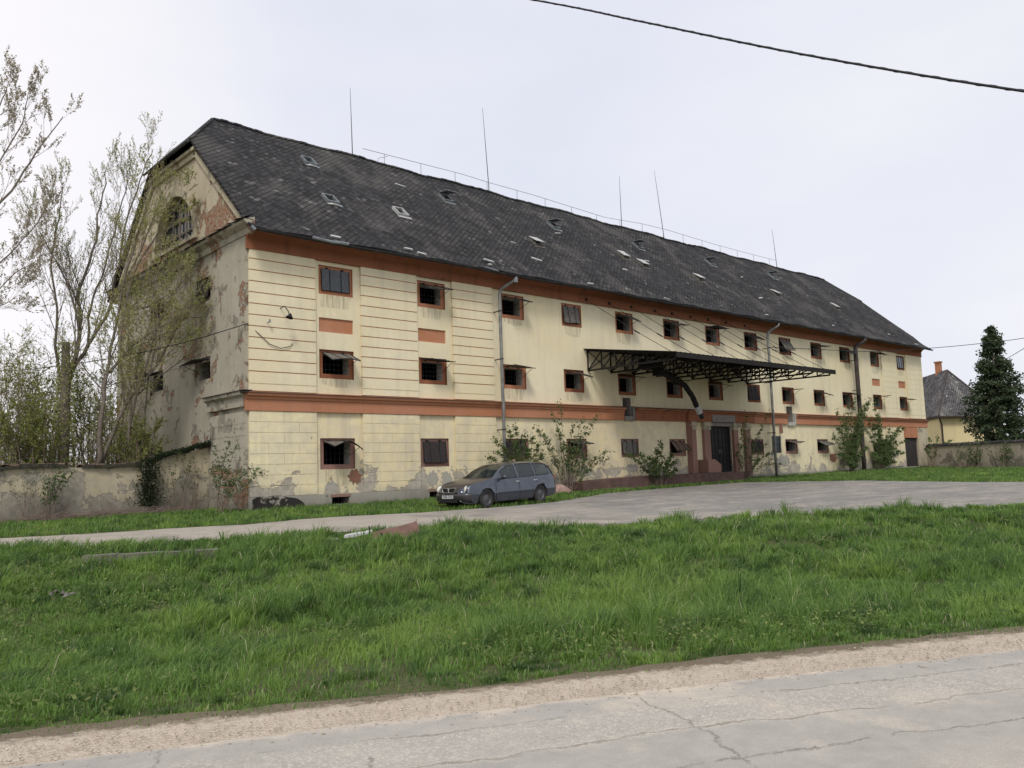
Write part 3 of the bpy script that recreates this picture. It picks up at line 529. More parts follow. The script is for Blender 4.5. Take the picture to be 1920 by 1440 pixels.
def window(h, fn, matn, op, flapm, bend=0.):
    """fn(u,z,d): d grows into the wall"""
    i = inner_hole(h); mb = MB(); reveal(mb, h, fn, 0, .07)
    for q in ((h[0], h[1], h[2], i[2]), (h[0], h[1], i[3], h[3]), (h[0], i[0], i[2], i[3]), (i[1], h[1], i[2], i[3])):
        mb.quad(fn(q[0], q[2], .07), fn(q[1], q[2], .07), fn(q[1], q[3], .07), fn(q[0], q[3], .07))
    w_ = mb.build('window', M[matn], B)
    mb = MB(); reveal(mb, i, fn, .07, .46); mb.build('reveal', M['reveal'], w_)
    mb = MB()
    for k in range(1, 6): u = i[0]+(i[1]-i[0])*k/6; mb.tube([fn(u, i[2], .2), fn(u, i[3], .2)], .009, 4)
    for k in range(1, 4): z = i[2]+(i[3]-i[2])*k/4; mb.tube([fn(i[0], z, .2), fn(i[1], z, .2)], .009, 4)
    mb.build('grille', M['iron'], w_)
    # shutter
    a = R_(op+rnd.uniform(-4, 4)); L_ = i[3]-i[2]+.06; u0, u1 = i[0]-.05, i[1]+.05; zt_ = i[3]+.04; n = 6; tw = rnd.uniform(-.04, .04)*(1 if op > 10 else .2)
    def P(s, t, o=0.):      # s across, t down the flap
        aa = a+bend*math.sin(s*math.pi)*.35+tw*(s-.5)*4; t = t*L_*(1+bend*.12*math.sin(s*math.pi*2))
        return fn(u0+(u1-u0)*s, zt_-t*math.cos(aa)+o*math.sin(aa), .045-t*math.sin(aa)-o*math.cos(aa))
    mb = MB()
    for o in (0, .012):
        for p in range(n):
            for q in range(3): mb.quad(P(p/n, q/3, o), P((p+1)/n, q/3, o), P((p+1)/n, (q+1)/3, o), P(p/n, (q+1)/3, o))
    sh = mb.build('shutter', M[flapm], w_)
    mb = MB(); mb.tube([P(s/6, 1, .0) for s in range(7)], .018, 4)
    for s in (0.01, .3, .7, .99): mb.tube([P(s, t/3, .014) for t in range(4)], .017, 4)
    for s in (.2, .75): mb.tube([fn(u0+(u1-u0)*s-.05, zt_+.02, .04), fn(u0+(u1-u0)*s+.05, zt_+.02, .04)], .032, 6)
    if 40 < op: mb.tube([P(.97, .8, 0), fn(i[1]-.02, i[3]-L_*.55, .1)], .01, 4)
    mb.build('shutter_frame', M['iron'], w_)
for h in HOLES:
    r, c = h[4], h[5]; op, fm = OPEN[(r, c)]; low = r == 'b'
    mat = 'mauve' if low else ('orange' if (r, c) in (('t', 1), ('t', 2), ('t', 3), ('t', 4), ('t', 5), ('t', 7), ('m', 3)) else 'orange_dark')
    window(h, FF, mat, op, fm, bend=.9 if (r, c) == ('b', 1) else .25 if (r, c) in (('m', 1), ('t', 4)) else 0.)
for h in SH:
    op = {('m', 1): 76, ('m', 2): 80, ('t', 1): 5, ('t', 2): 60, ('b', 1): 5, ('b', 2): 5}[(h[4], h[5])]
    window(h, GF, 'gable', op, 'flap_dark')
# louvre beside the downpipe
mb = MB(); mb.box(LOUVRE[0], LOUVRE[1], .08, .12, LOUVRE[2], LOUVRE[3])
for k in range(9): mb.box(LOUVRE[0]+.03, LOUVRE[1]-.03, .03, .08, LOUVRE[2]+.05+k*.105, LOUVRE[2]+.085+k*.105)
for k in range(4): x = LOUVRE[0]+.05+k*.28; mb.box(x, x+.04, .0, .03, LOUVRE[2], LOUVRE[3])
mb.build('louvre', M['glass_old'], B)
for v in VENT:
    mb = MB(); mb.box(v[0]-.05, v[1]+.05, -.115, -.005, v[3], v[3]+.10); o = mb.build('basement_vent', M['mauve'], B)
    mb = MB()
    for k in range(1, 4): mb.tube([(v[0]+(v[1]-v[0])*k/4, .05, v[2]), (v[0]+(v[1]-v[0])*k/4, .05, v[3])], .012, 4)
    mb.build('vent_bar', M['iron'], o)

# --- cornice under the eaves, string course, plinth
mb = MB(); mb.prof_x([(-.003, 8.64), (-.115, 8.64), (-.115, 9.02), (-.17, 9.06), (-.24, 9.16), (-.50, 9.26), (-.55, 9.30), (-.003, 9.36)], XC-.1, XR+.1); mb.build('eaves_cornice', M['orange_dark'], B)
def course(x0, x1, dy=0., mat='orange'):
    mb = MB(); mb.prof_x([(-.003, 3.27), (-.12-dy, 3.27), (-.12-dy, 3.62), (-.16-dy, 3.66), (-.17-dy, 3.72), (-.25-dy, 3.76), (-.28-dy, 3.84), (-.003, 3.93)], x0, x1); return mb.build('string_course', M[mat], B)
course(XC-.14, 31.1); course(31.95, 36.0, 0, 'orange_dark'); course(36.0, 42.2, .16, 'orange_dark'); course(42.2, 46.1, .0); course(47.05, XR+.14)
mb = MB()
for a, b_ in ((XC-.3, 31.1), (31.95, 36.), (42.2, 46.1), (47.05, XR+.3)): mb.box(a, b_, -.30, 0, 3.845, 3.87)
mb.box(36.0, 42.2, -.46, 0, 3.845, 3.875); mb.build('course_flashing', M['pipe_dark'], B)
mb = MB()
for a, b_ in ((XC-.02, 15.31), (16.01, 19.5), (20.1, 22.9)): mb.box(a, b_, -.10, -.002, -.4, .46)
for v in VENT: mb.box(v[0], v[1], -.10, -.002, -.4, v[2]); mb.box(v[0], v[1], -.10, -.002, v[3], .46)
mb.box(22.9, 26.9, -.06, -.002, -.4, .35); mb.box(39.6, XR, -.05, -.002, -.4, .42); mb.build('plinth', M['plinth'], B)
# tarry blotch low on the corner
mb = MB(); pts = []
for k in range(26):
    t = k/25; x = 12.40+1.9*t; zz = .26+.30*math.sqrt(max(0, math.sin(math.pi*min(1, .06+t*.94))))+.018*math.sin(t*17)
    pts.append((x, -.106, max(.0, zz-.15*t)))
for (a, b_) in zip(pts, pts[1:]): mb.quad((a[0], -.106, -.3), (b_[0], -.106, -.3), b_, a)
mb.build('tar_patch', M['soot'], B)

# places where the render has fallen off down to the brick
rr = random.Random(44)
for cx_, cz_, rw, rh, mt, yy in ((16.30, 1.02, .30, .30, 'brick', -.004), (15.35, .72, .26, .2, 'plinth', -.004), (19.75, .85, .3, .28, 'plinth', -.004), (20.45, .80, .3, .32, 'plinth', -.004), (31.6, .98, .5, .25, 'plinth', -.004), (51.6, 1.2, .5, .35, 'brick', -.004), (45.6, 1.1, .8, .4, 'plinth', -.004), (28.3, .9, .6, .25, 'plinth', -.004)):
    pts = [(cx_+rw*math.cos(t)*rr.uniform(.7, 1.15), yy, cz_+rh*math.sin(t)*rr.uniform(.6, 1.2)) for t in np.linspace(0, 2*math.pi, 25)[:-1]]
    mb = MB(); mb.poly(pts); mb.build('bare_patch', M[mt], B)
# dirt washed down from the sills
rr = random.Random(45); b = NB('washed_dirt', .95, .1); x_, y_, z_ = b.sep(b.pos()); n_ = b.noise(b.vmap(b.pos(), (9, 1, .7)), 1., 5, .7); b.color((.30, .27, .21)); tr_ = b.n('ShaderNodeBsdfTransparent'); ms_ = b.n('ShaderNodeMixShader'); b.l(b.math('MULTIPLY', b.rng(n_, .42, .68), .42), ms_.inputs[0]); b.l(tr_.outputs[0], ms_.inputs[1]); b.l(b.b.outputs[0], ms_.inputs[2]); b.l(ms_.outputs[0], b.t.nodes['Material Output'].inputs[0])
for h in HOLES:
    if rr.random() < .75:
        L_ = rr.uniform(.25, .7); mb = MB(); y_ = -.006; a_, b_ = h[0]+rr.uniform(0, .2), h[1]-rr.uniform(0, .2); zz = max(h[2]-L_, .5 if h[4] == 'b' else 3.95 if h[4] == 'm' else 6.7)
        mb.poly([(a_, y_, h[2]-.004), (b_, y_, h[2]-.004), (b_-.08, y_, zz+rr.uniform(0, .1)), ((a_+b_)/2, y_, zz), (a_+.06, y_, zz+rr.uniform(0, .15))]); mb.build('sill_stain', b.m, B)
# --- rusticated panels
def panel(x0, x1, groove_orange=True, lower=True, upper=True):
    d = -.09
    if upper:
        mb = MB(); mo = MB(); z = 3.94; zs = [4.16]+[4.57+.376*k for k in range(11)]
        prev = 3.93
        for k, zl in enumerate(zs):
            mb.box(x0, x1, d, -.002, prev, zl-.017)
            if groove_orange and k > 0: mo.box(x0+.004, x1-.004, d+.022, -.002, zl-.017, zl+.017)
            else: mo.box(x0+.004, x1-.004, d+.01, -.002, zl-.017, zl+.017) if k > 0 else mb.box(x0, x1, d+.02, -.002, zl-.017, zl+.017)
            prev = zl+.017
        mb.box(x0, x1, d, -.002, prev, 8.66); o = mb.build('rusticated_panel', M['wall_up'], B)
        mo.build('groove', M['orange'] if groove_orange else M['wall_up'], o)
    if lower:
        mb = MB(); zc = .462; k = 0; rr = random.Random(int(x0*10))
        H = (3.268-.47)/8; Wd = (x1-x0)
        for k in range(8):
            z0 = .47+H*k; z1 = z0+H-.014; xs_ = [x0]; off = Wd*.5 if k % 2 else Wd*.27
            xs_ += [x for x in (x0+off, x0+off+Wd*.46) if x < x1-.15]+[x1]
            for a, b_ in zip(xs_, xs_[1:]): mb.box(a+(.005 if a > x0 else 0), b_-(.005 if b_ < x1 else 0), d+rr.uniform(-.004, .004), -.002, z0, z1)
        mb.box(x0+.002, x1-.002, d+.02, -.001, .465, 3.266)
        mb.build('block_panel', M['wall_low'], B)
for a, b_ in ((XC, 14.76), (16.62, 19.12), (20.86, 22.98)): panel(a, b_)
for a, b_ in ((59.53, 61.95), (63.62, XR)): panel(a, b_, False, lower=(a < 60))
mb = MB(); mb.box(64.68, XR+.01, -.09, -.002, .42, 3.26); mb.build('corner_pier', M['cream'], B)
mb = MB(); mb.box(62.5, 64.68, -.10, -.002, 2.5, 3.266); mb.build('door_head_panel', M['orange'], B)
mb = MB(); mb.box(SIDEDOOR[0], SIDEDOOR[1], .1, .16, 0, 2.5)
for k in range(12): x = SIDEDOOR[0]+.02+k*.175; mb.box(x, x+.165, .07, .1, .02, 2.48)
mb.build('side_door', M['flap_dark'], B)
# gable side: corner pilaster, its blocks, courses and the broken eaves ledge
mb = MB()
for k in range(8):
    z0 = .1+k*.395
    for a, b_ in ((0, 1.35), (1.36, 2.84)) if k % 2 else ((0, .7), (.71, 2.1), (2.11, 2.84)): mb.box(XC-.09, XC-.002, a+.001, b_, z0, z0+.38)
mb.box(XC-.08, XC-.001, .002, 2.83, -.3, 3.26); mb.box(XC-.07, XC-.001, .002, 2.3, 3.95, 9.1); mb.build('corner_pilaster', M['gable'], B)
mb = MB(); mb.prof_x([(-.003, 3.40), (-.14, 3.42), (-.15, 3.72), (-.28, 3.80), (-.30, 3.90), (-.003, 3.94)], 0, 2.95, Matrix.Translation((XC, 0, 0)) @ Matrix(((0, 1, 0, 0), (1, 0, 0, 0), (0, 0, 1, 0), (0, 0, 0, 1)))); mb.build('gable_course', M['gable'], B); mb = MB(); mb.box(XC-.33, XC-.002, -.3, 2.98, 3.905, 3.93); mb.build('gable_flashing', M['pipe_dark'], B)
MY = Matrix.Translation((XC, 0, 0)) @ Matrix(((0, 1, 0, 0), (1, 0, 0, 0), (0, 0, 1, 0), (0, 0, 0, 1)))
mb = MB(); mb.prof_x([(-.003, 9.1), (-.10, 9.12), (-.14, 9.3), (-.34, 9.42), (-.38, 9.5), (-.003, 9.62)], -.5, DEPTH+.4, MY); mb.build('gable_cornice', M['gable'], B)
mb = MB(); rr = random.Random(5); y = -.5
while y < DEPTH+.3:
    if rr.random() < .85: mb.quad((XC-.46-rr.uniform(0, .06), y, 9.54-rr.uniform(0, .05)), (XC-.46-rr.uniform(0, .06), y+.31, 9.54), (XC-.02, y+.31, 9.74), (XC-.02, y, 9.74)); mb.box(XC-.44, XC-.05, y, y+.3, 9.505, 9.53)
    y += .3
mb.build('ledge_slates', M['roof'], B)
# cream verge mouldings up the gable
mb = MB()
for sgn in (0, 1):
    for y0, z0, y1, z1, in ((0.2, 9.72, 4.25, 13.37),):
        pa, pb = [(y0, z0), (y1, z1)]
        f = (lambda y: 2*RY-y) if sgn else (lambda y: y)
        nx_, nz_ = .667*.2, -.742*.2
        q = [(f(pa[0]), pa[1]), (f(pb[0]), pb[1]), (f(pb[0]+nx_*(1)), pb[1]+nz_), (f(pa[0]+nx_), pa[1]+nz_)]
        mb.poly([(XC-.10, a, b_) for a, b_ in q]); mb.quad((XC-.10, q[2][0], q[2][1]), (XC-.10, q[3][0], q[3][1]), (XC, q[3][0], q[3][1]), (XC, q[2][0], q[2][1]))
mb.box(XC-.10, XC-.001, 4.26, 8.58, 13.1, 13.42); mb.box(XC-.2, XC-.1, 4.1, 8.7, 13.32, 13.45); mb.build('verge_moulding', M['cream'], B)

# --- roof: two long slopes with half-hips, uneven like an old slate roof
XL0, XRR = 12.08, 66.72; XRL, XRR2 = 13.86, 64.97; EY, EZ = -.78, 9.22; KY, KZ = 4.24, 13.74
def sag(x, s): return -.05*math.sin((x-12)/54*math.pi*1)*s+.035*math.sin(x*.9+s*2)*s+.02*math.sin(x*2.3+s*5)
def slope_pt(x_t, s, side):
    y = EY+(RY-EY)*s; z = EZ+(RZ-EZ)*s-(.10*math.sin(min(1, s*6)*math.pi) if s < .17 else 0)
    k = (KY-EY)/(RY-EY); f = max(0, (s-k)/(1-k)); x0 = XL0+(XRL-XL0)*f; x1 = XRR+(XRR2-XRR)*f; x = x0+(x1-x0)*x_t
    z += sag(x, s); return (x, y if side == 0 else 2*RY-y, z)
kk = (KY-EY)/(RY-EY); SS = [0, .04, .08, .12, .17]+[.17+(kk-.17)*q/7 for q in range(1, 8)]+[kk+(1-kk)*q/5 for q in range(1, 6)]
mb = MB(); NXr = 150
for side in (0, 1):
    base = len(mb.v)
    for s in SS:
        for k in range(NXr+1): mb.v.append(slope_pt(k/NXr, s, side))
    for j in range(len(SS)-1):
        for k in range(NXr): a = base+j*(NXr+1)+k; mb.f.append((a, a+1, a+NXr+2, a+NXr+1) if side == 0 else (a, a+NXr+1, a+NXr+2, a+1))
for xk, xr_ in ((XL0, XRL), (XRR, XRR2)):
    a, b_, c = slope_pt(0 if xk == XL0 else 1, kk, 0), slope_pt(0 if xk == XL0 else 1, kk, 1), slope_pt(0 if xk == XL0 else 1, 1, 0)
    mb.poly([(a[0]-.15*(1 if xk == XL0 else -1), a[1]-.1, a[2]-.2), (b_[0]-.15*(1 if xk == XL0 else -1), b_[1]+.1, b_[2]-.2), c])
ROOF = mb.build('roof', M['roof'], B)
sm = ROOF.modifiers.new('thick', 'SOLIDIFY'); sm.thickness = .09; sm.offset = -1
# ridge and hip cappings
mb = MB(); rr = random.Random(8)
for k in range(170):
    t0, t1 = k/170, (k+1.08)/170; a, b_ = Vector(slope_pt(t0, 1, 0)), Vector(slope_pt(min(1, t1), 1, 0)); j = Vector((0, 0, rr.uniform(-.012, .02)))
    mb.tube([a+j, b_+j], .085, 5)
for t in (0, 1):
    for side in (0, 1):
        for q in range(8):
            s0, s1 = kk+(1-kk)*q/8, kk+(1-kk)*(q+1.1)/8; mb.tube([slope_pt(t, s0, side), slope_pt(t, min(1, s1), side)], .07, 5)
mb.build('ridge_capping', M['roof'], ROOF)
# roof lights: two rows of small metal hatches, some lifted, some broken
SK = [(17.27, 4.81, 1), (16.55, 1.9, 1), (20.03, 2.19, 0), (24.26, 4.46, 2), (27.79, 2.12, 3), (31.38, 4.36, 2), (35.0, 2.75, 3), (36.13, 2.35, 3), (38.5, 4.46, 2), (40.98, 2.12, 3), (45.89, 4.53, 2), (49.8, 2.31, 3), (53.9, 4.75, 2), (57.97, 2.35, 3)]
sl_n = Vector((0, -.669, .743)); sl_u = Vector((0, .743, .669))
for x, y, kd in SK:
    s = (y-EY)/(RY-EY); c = Vector((x, y, EZ+(RZ-EZ)*s+sag(x, s)))
    Mx = Matrix.Translation(c) @ Matrix(((1, 0, 0, 0), (0, sl_u.y, sl_n.y, 0), (0, sl_u.z, sl_n.z, 0), (0, 0, 0, 1)))
    hw, hh = .21, .27; mb = MB()
    for q in ((-hw, hw, -hh-.05, -hh), (-hw, hw, hh, hh+.05), (-hw-.05, -hw, -hh-.05, hh+.05), (hw, hw+.05, -hh-.05, hh+.05)): mb.box(q[0], q[1], q[2], q[3], -.02, .12, Mx)
    mb.box(-hw-.08, hw+.16, -hh-.2, -hh-.05, -.01, .025, Mx)
    o = mb.build('roof_light', M['flap'] if kd == 3 else M['white'] if kd == 0 else M['zinc'], B)
    mb = MB(); mb.box(-hw, hw, -hh, hh, .0, .02, Mx); mb.build('opening', M['iron'] if kd in (0, 1) else M['glass_old'], o)
    if kd in (2, 3):
        a = 38 if kd == 2 else rnd.uniform(4, 14); H_ = Mx @ Matrix.Translation((0, hh+.05, .13)) @ Matrix.Rotation(-R_(a), 4, 'X')
        mb = MB(); mb.box(-hw-.06, hw+.06, -2*hh-.1, 0, 0, .03, H_); mb.build('hatch', M['zinc'] if kd == 2 else M['white'], o)
    if kd == 1:
        mb = MB(); mb.box(-hw-.2, .0, -hh-.16, -hh-.06, .03, .06, Mx @ Matrix.Rotation(R_(16), 4, 'Z')); mb.box(0, hw+.12, -hh-.12, -hh-.04, .03, .06, Mx @ Matrix.Rotation(R_(-18), 4, 'Z')); mb.build('broken_flashing', M['white'], o)
# small pale patches of broken slate and flashing near the eaves
mb = MB(); rr = random.Random(11)
for x, s in [(15.3, .03), (18.5, .045), (19.0, .02), (22.5, .03), (22.7, .07), (26.4, .2), (28.6, .03), (34.2, .02), (26.0, .35), (33.5, .30), (37.2, .5), (44.0, .05), (46.5, .3), (52.5, .08), (61.5, .12), (64.6, .03), (31.0, .62), (21.8, .75), (48.0, .6)]:
    y = EY+(RY-EY)*s; c = Vector((x, y, EZ+(RZ-EZ)*s+sag(x, s)+.02)); Mx = Matrix.Translation(c) @ Matrix(((1, 0, 0, 0), (0, sl_u.y, sl_n.y, 0), (0, sl_u.z, sl_n.z, 0), (0, 0, 0, 1))) @ Matrix.Rotation(rr.uniform(-.3, .3), 4, 'Z')
    wd, hg = rr.uniform(.08, .28), rr.uniform(.03, .06); mb = MB(); mb.box(-wd, wd, -hg, hg, -.02, .035, Mx); mb.build('patched_slate', M['white'], ROOF)

# --- gutter with torn bits, and three downpipes
mb = MB()
def gz(x): return 9.13+.02*math.sin(x*.7)
xs_ = np.linspace(XL0-.05, XRR+.05, 90); nn = 7
for a, b_ in zip(xs_, xs_[1:]):
    for k in range(nn-1):
        t0, t1 = math.pi+math.pi*k/(nn-1), math.pi+math.pi*(k+1)/(nn-1); r = .085; cy_ = -.84
        mb.quad((a, cy_+r*math.cos(t0), gz(a)+r*math.sin(t0)), (b_, cy_+r*math.cos(t0), gz(b_)+r*math.sin(t0)), (b_, cy_+r*math.cos(t1), gz(b_)+r*math.sin(t1)), (a, cy_+r*math.cos(t1), gz(a)+r*math.sin(t1)))
GUT = mb.build('gutter', M['gutter'], B)
mb = MB(); mb.tube([(14.2, -.93, 9.14), (14.9, -.94, 9.10), (15.6, -.93, 9.13)], .05, 6); mb.tube([(12.0, -.90, 9.16), (12.12, -.92, 9.05)], .06, 6); mb.tube([(21.9, -.93, 9.2), (22.6, -.95, 9.13)], .03, 5); mb.build('gutter_remnant', M['zinc'], GUT)
def downpipe(x, r, mat, zb=.1, bow=0.):
    yb = -.40
    pts = [(x+.55, -.84, 9.08), (x+.53, -.82, 8.93), (x+.28, -.55, 8.72), (x+.04, yb-.02, 8.52), (x, yb, 8.3), (x+bow, yb, 6), (x+bow*.6, yb, 4.1), (x+bow*.6, yb-.02, 3.85), (x+bow*.5, yb, 3.3), (x, yb, 1.6), (x, yb, zb)]
    mb = MB(); mb.tube(pts, r, 10); p = mb.build('downpipe', M[mat], B, True)
    for z in (7.6, 5.6, 2.7, 1.2): mb = MB(); mb.tube([(x+bow*.6, yb, z), (x+bow*.6, yb, z+.06)], r+.014, 10); mb.box(x+bow*.6-.02, x+bow*.6+.02, yb, -.0, z+.01, z+.05); mb.build('pipe_bracket', M['pipe_dark'], p)
    return p
p = downpipe(23.12, .068, 'pipe_grey'); mb = MB(); mb.tube([(23.67, -.84, 9.02), (23.66, -.83, 8.82)], .085, 8); mb.build('hopper', M['zinc'], p)
downpipe(43.95, .075, 'pipe_grey', .2, .04); downpipe(54.95, .14, 'pipe_dark', .25)

# --- canopy on nine lattice trusses hung from the cornice
mb = MB(); TX = [28.80, 30.40, 32.04, 33.87, 35.30, 36.88, 38.47, 40.2, 42.07]; YT = -4.95
i0 = len(mb.v); nxc = 170
for k in range(nxc+1):
    x = 28.55+(42.4-28.55)*k/nxc; dz_ = .022*math.sin(k*math.pi/2+.4)
    for y in (.0, -2.5, -5.12): mb.v.append((x, y, 6.50+y*.152+dz_))
for k in range(nxc):
    for j in range(2): a = i0+k*3+j; mb.f.append((a, a+3, a+4, a+1))
CAN = mb.build('canopy', M['canopy'], B)
cm = CAN.modifiers.new('thick', 'SOLIDIFY'); cm.thickness = .015; cm.offset = 1
top = lambda y: 6.44+y*.152; bot = lambda y: 5.50-.0*y
for x in TX:
    mb = MB(); mb.bar((x, 0, top(0)), (x, YT, top(YT)), .075); mb.bar((x, 0, 5.50), (x, YT, 5.47), .075)
    ysn = [0, -.85, -1.7, -2.6, -3.45, -4.25, YT]
    for k, y in enumerate(ysn): mb.bar((x, y, top(y)), (x, y, 5.5), .075 if k in (0, 6) else .05)
    for k in range(6):
        a, b_ = ysn[k], ysn[k+1]; mb.bar((x, a, 5.5), (x, b_, top(b_)), .045)
    mb.build('truss', M['canopy'], CAN)
mb = MB()
for y in (-.1, -1.7, -3.4, -5.0): mb.box(28.6, 42.35, y-.04, y+.04, top(y)+.035-.02, top(y)+.055)
mb.box(28.6, 42.35, -5.14, -5.10, top(-5.12)-.16, top(-5.12)+.03)
for a, b_ in zip(TX, TX[1:]):
    for y in (0, -2.6): mb.bar((a, y-.02, 5.52), (b_, y-.02, top(y)-.02), .028); mb.bar((a, y-.02, top(y)-.02), (b_, y-.02, 5.52), .028)
mb.build('purlin', M['canopy'], CAN)
for x in TX:
    a, b_ = Vector((x-.05, -.13, 8.80)), Vector((x, -4.7, top(-4.7)+.08)); mb = MB(); mid = a.lerp(b_, .62)+Vector((0, 0, -.06)); mb.tube([a, a.lerp(b_, .3)+Vector((0, 0, -.04)), mid, b_], .013, 5)
    d = (b_-a).normalized(); mb.tube([mid-d*.16, mid+d*.16], .032, 6); mb.box(x-.11, x+.01, -.17, -.10, 8.74, 8.86); mb.build('hanging_rod', M['iron'], CAN)
# grain chute drooping from under the canopy
mb = MB(); cp = [(31.5, -1.0, 6.0), (31.9, -1.25, 5.75), (33.1, -1.5, 5.25), (34.05, -1.55, 4.9), (34.7, -1.5, 4.38), (35.0, -1.5, 3.9)]
fine = []
for a, b_ in zip(cp, cp[1:]):
    for q in range(4): fine.append(Vector(a).lerp(Vector(b_), q/4))
fine.append(Vector(cp[-1])); mb.tube(fine, [.15 if k < 8 else (.13+.012*(k % 2)) for k in range(len(fine))], 10)
mb.box(32.0, 32.35, -1.6, -1.2, 5.3, 6.0); mb.tube([(33.2, -1.3, 5.05), (34.3, -1.2, 4.95)], .05, 5); mb.box(31.4, 31.9, -1.4, -.9, 5.6, 6.1)
CH = mb.build('grain_chute', M['canopy'], B)
mb = MB(); mb.tube([(35.0, -1.5, 3.95), (35.15, -1.5, 3.7), (35.3, -1.5, 3.42)], [.13, .17, .13], 10); mb.build('cloth_sleeve', M['white'], CH)
mb = MB(); mb.tube([(35.2, -1.52, 3.55), (35.36, -1.55, 3.33)], [.15, .11], 8); mb.build('sleeve_band', M['wire'], CH)

# --- loading dock, door, pilasters
mb = MB(); yf = -1.15
i0 = [(26.9, .44), (28.2, .50), (30, .57), (32, .60), (39.35, .62)]
for (a, za), (b_, zb) in zip(i0, i0[1:]):
    mb.quad((a, yf, -.2), (b_, yf, -.2), (b_, yf, zb), (a, yf, za)); mb.quad((a, yf, za), (b_, yf, zb), (b_, 0, zb), (a, 0, za))
mb.quad((26.9, 0, -.2), (26.9, yf, -.2), (26.9, yf, .44), (26.9, 0, .44)); mb.quad((39.35, yf, -.2), (39.35, 0, -.2), (39.35, 0, .62), (39.35, yf, .62)); mb.box(39.35, 40.9, -.6, 0, -.2, .60)
mb.build('loading_dock', M['dock'], B)
mb = MB(); x0, x1, z0, z1 = DOOR; xm = (x0+x1)/2
D = None
for a, b_ in ((x0+.02, xm-.01), (xm+.01, x1-.02)):
    mb = MB(); mb.box(a, b_, .10, .15, z0, z1-.02)
    for k in range(6): z = z0+.05+(z1-z0-.15)*k/5; mb.box(a, b_, .07, .10, z, z+.05)
    for k in range(4): xx = a+(b_-a-.05)*k/3; mb.box(xx, xx+.05, .075, .10, z0, z1-.05)
    o = mb.build('iron_door_leaf', M['iron'], B)
    hx = xm-.12 if a < xm-.5 else xm+.08; mb = MB(); mb.tube([(hx, .09, 1.6), (hx, .03, 1.62), (hx, .03, 1.8), (hx, .09, 1.82)], .014, 6); mb.build('door_handle', M['zinc'], o)
mb = MB(); mb.box(x0-.10, x1+.10, -.14, -.002, 3.06, 3.268); mb.box(x0-.06, x1+.06, -.31, -.285, 3.27, 3.64); mb.build('door_lintel', M['concrete'], B)
for a, b_ in ((36.22, 36.74), (37.46, 38.0), (40.22, 40.66), (41.38, 41.88)):
    mb = MB(); mb.box(a, b_, -.16, -.002, .62 if a < 40.5 else .2, 2.86); o = mb.build('door_pilaster', M['mauve'], B)
    mb = MB(); mb.box(a-.03, b_+.03, -.19, -.002, 2.862, 3.05); mb.box(a-.09, b_+.09, -.27, -.002, 3.052, 3.13); mb.box(a-.05, b_+.05, -.23, -.002, 3.132, 3.266)
    mb.build('capital', M['cream'], o)
mb = MB(); pr = [(36.98, .62), (38.12, .62), (38.16, 1.02), (37.62, 1.30), (36.98, 1.30)]
mb.poly([(x, -.62, z) for x, z in pr]); mb.poly([(x, -.002, z) for x, z in pr])
for (a, za), (b_, zb) in zip(pr, pr[1:]+pr[:1]): mb.quad((a, -.62, za), (b_, -.62, zb), (b_, -.002, zb), (a, -.002, za))
mb.build('dock_wing_wall', M['mauve'], B)
mb = MB()
for x in (36.15, 45.1): mb.box(x, x+.05, -.3, -.1, 2.7 if x > 40 else .7, 3.3)
mb.box(36.1, 36.17, -.19, -.002, .65, 3.27); mb.build('rust_strip', M['mauve'], B)
# niche surrounds hacked through the band
for a, b_, z0, z1 in NICHE:
    mb = MB(); mb.box(b_+.002, b_+.14, -.14, .1, z0-.1, z1-.4); mb.box(a, b_+.1, -.13, .2, z0-.22, z0-.003); mb.build('chute_opening', M['reveal'] if a > 40 else M['concrete'], B)

# --- lightning rods, ridge conductor, yard lamp, insulators
for x, z, lean in ((20.45, 18.96, -.08), (28.8, 20.25, -.3), (39.55, 18.92, 0), (43.8, 20.05, -.7), (57.7, 18.64, -.4)):
    mb = MB(); mb.tube([(x, RY, 15.5), (x+lean*.5, RY, (15.6+z)/2), (x+lean, RY, z)], [.028, .02, .009], 5); mb.build('lightning_rod', M['rod'], B)
mb = MB(); cx = [(21.0, 16.2), (26.9, 16.28), (28.8, 16.22), (32.0, 16.2), (38., 16.02), (41.5, 16.25), (44, 16.3), (49.5, 16.2), (54, 16.2), (57.6, 16.25)]
mb.tube([(x, RY, z) for x, z in cx], .012, 4)
for k in range(17): x = 22.2+k*2.15; z = float(np.interp(x, [c[0] for c in cx], [c[1] for c in cx])); mb.tube([(x, RY, 15.55), (x, RY, z)], .011, 4)
mb.tube([(21.7, RY, 15.6), (21.9, RY, 15.95), (22.4, RY, 16.15)], .011, 4); mb.build('lightning_conductor', M['rod'], B)
mb = MB(); mb.tube([(13.42, -.09, 6.75), (13.44, -.35, 6.78), (13.48, -.5, 6.62), (13.5, -.55, 6.5)], .018, 6); mb.lathe([(.02, .16), (.06, .1), (.13, 0), (.12, -.01)], Matrix.Translation((13.5, -.57, 6.36)) @ Matrix.Rotation(.3, 4, 'Y'), 14); mb.build('wall_lamp', M['iron'], B)
mb = MB(); mb.tube([(12.95, -.09, 6.22), (12.95, -.25, 6.22)], .014, 5); mb.lathe([(.03, 0), (.045, .03), (.03, .06), (.04, .09), (.015, .12)], Matrix.Translation((12.95, -.25, 6.2)), 10); mb.build('insulator', M['zinc'], B)
mb = MB(); mb.tube([(12.28, -.02, 6.12), (12.7, -.13, 5.75), (13.0, -.13, 5.5), (13.4, -.14, 5.38), (13.75, -.13, 5.47), (13.86, -.12, 5.58)], .013, 5); mb.build('loose_cable', M['wire'], B)
mb = MB()
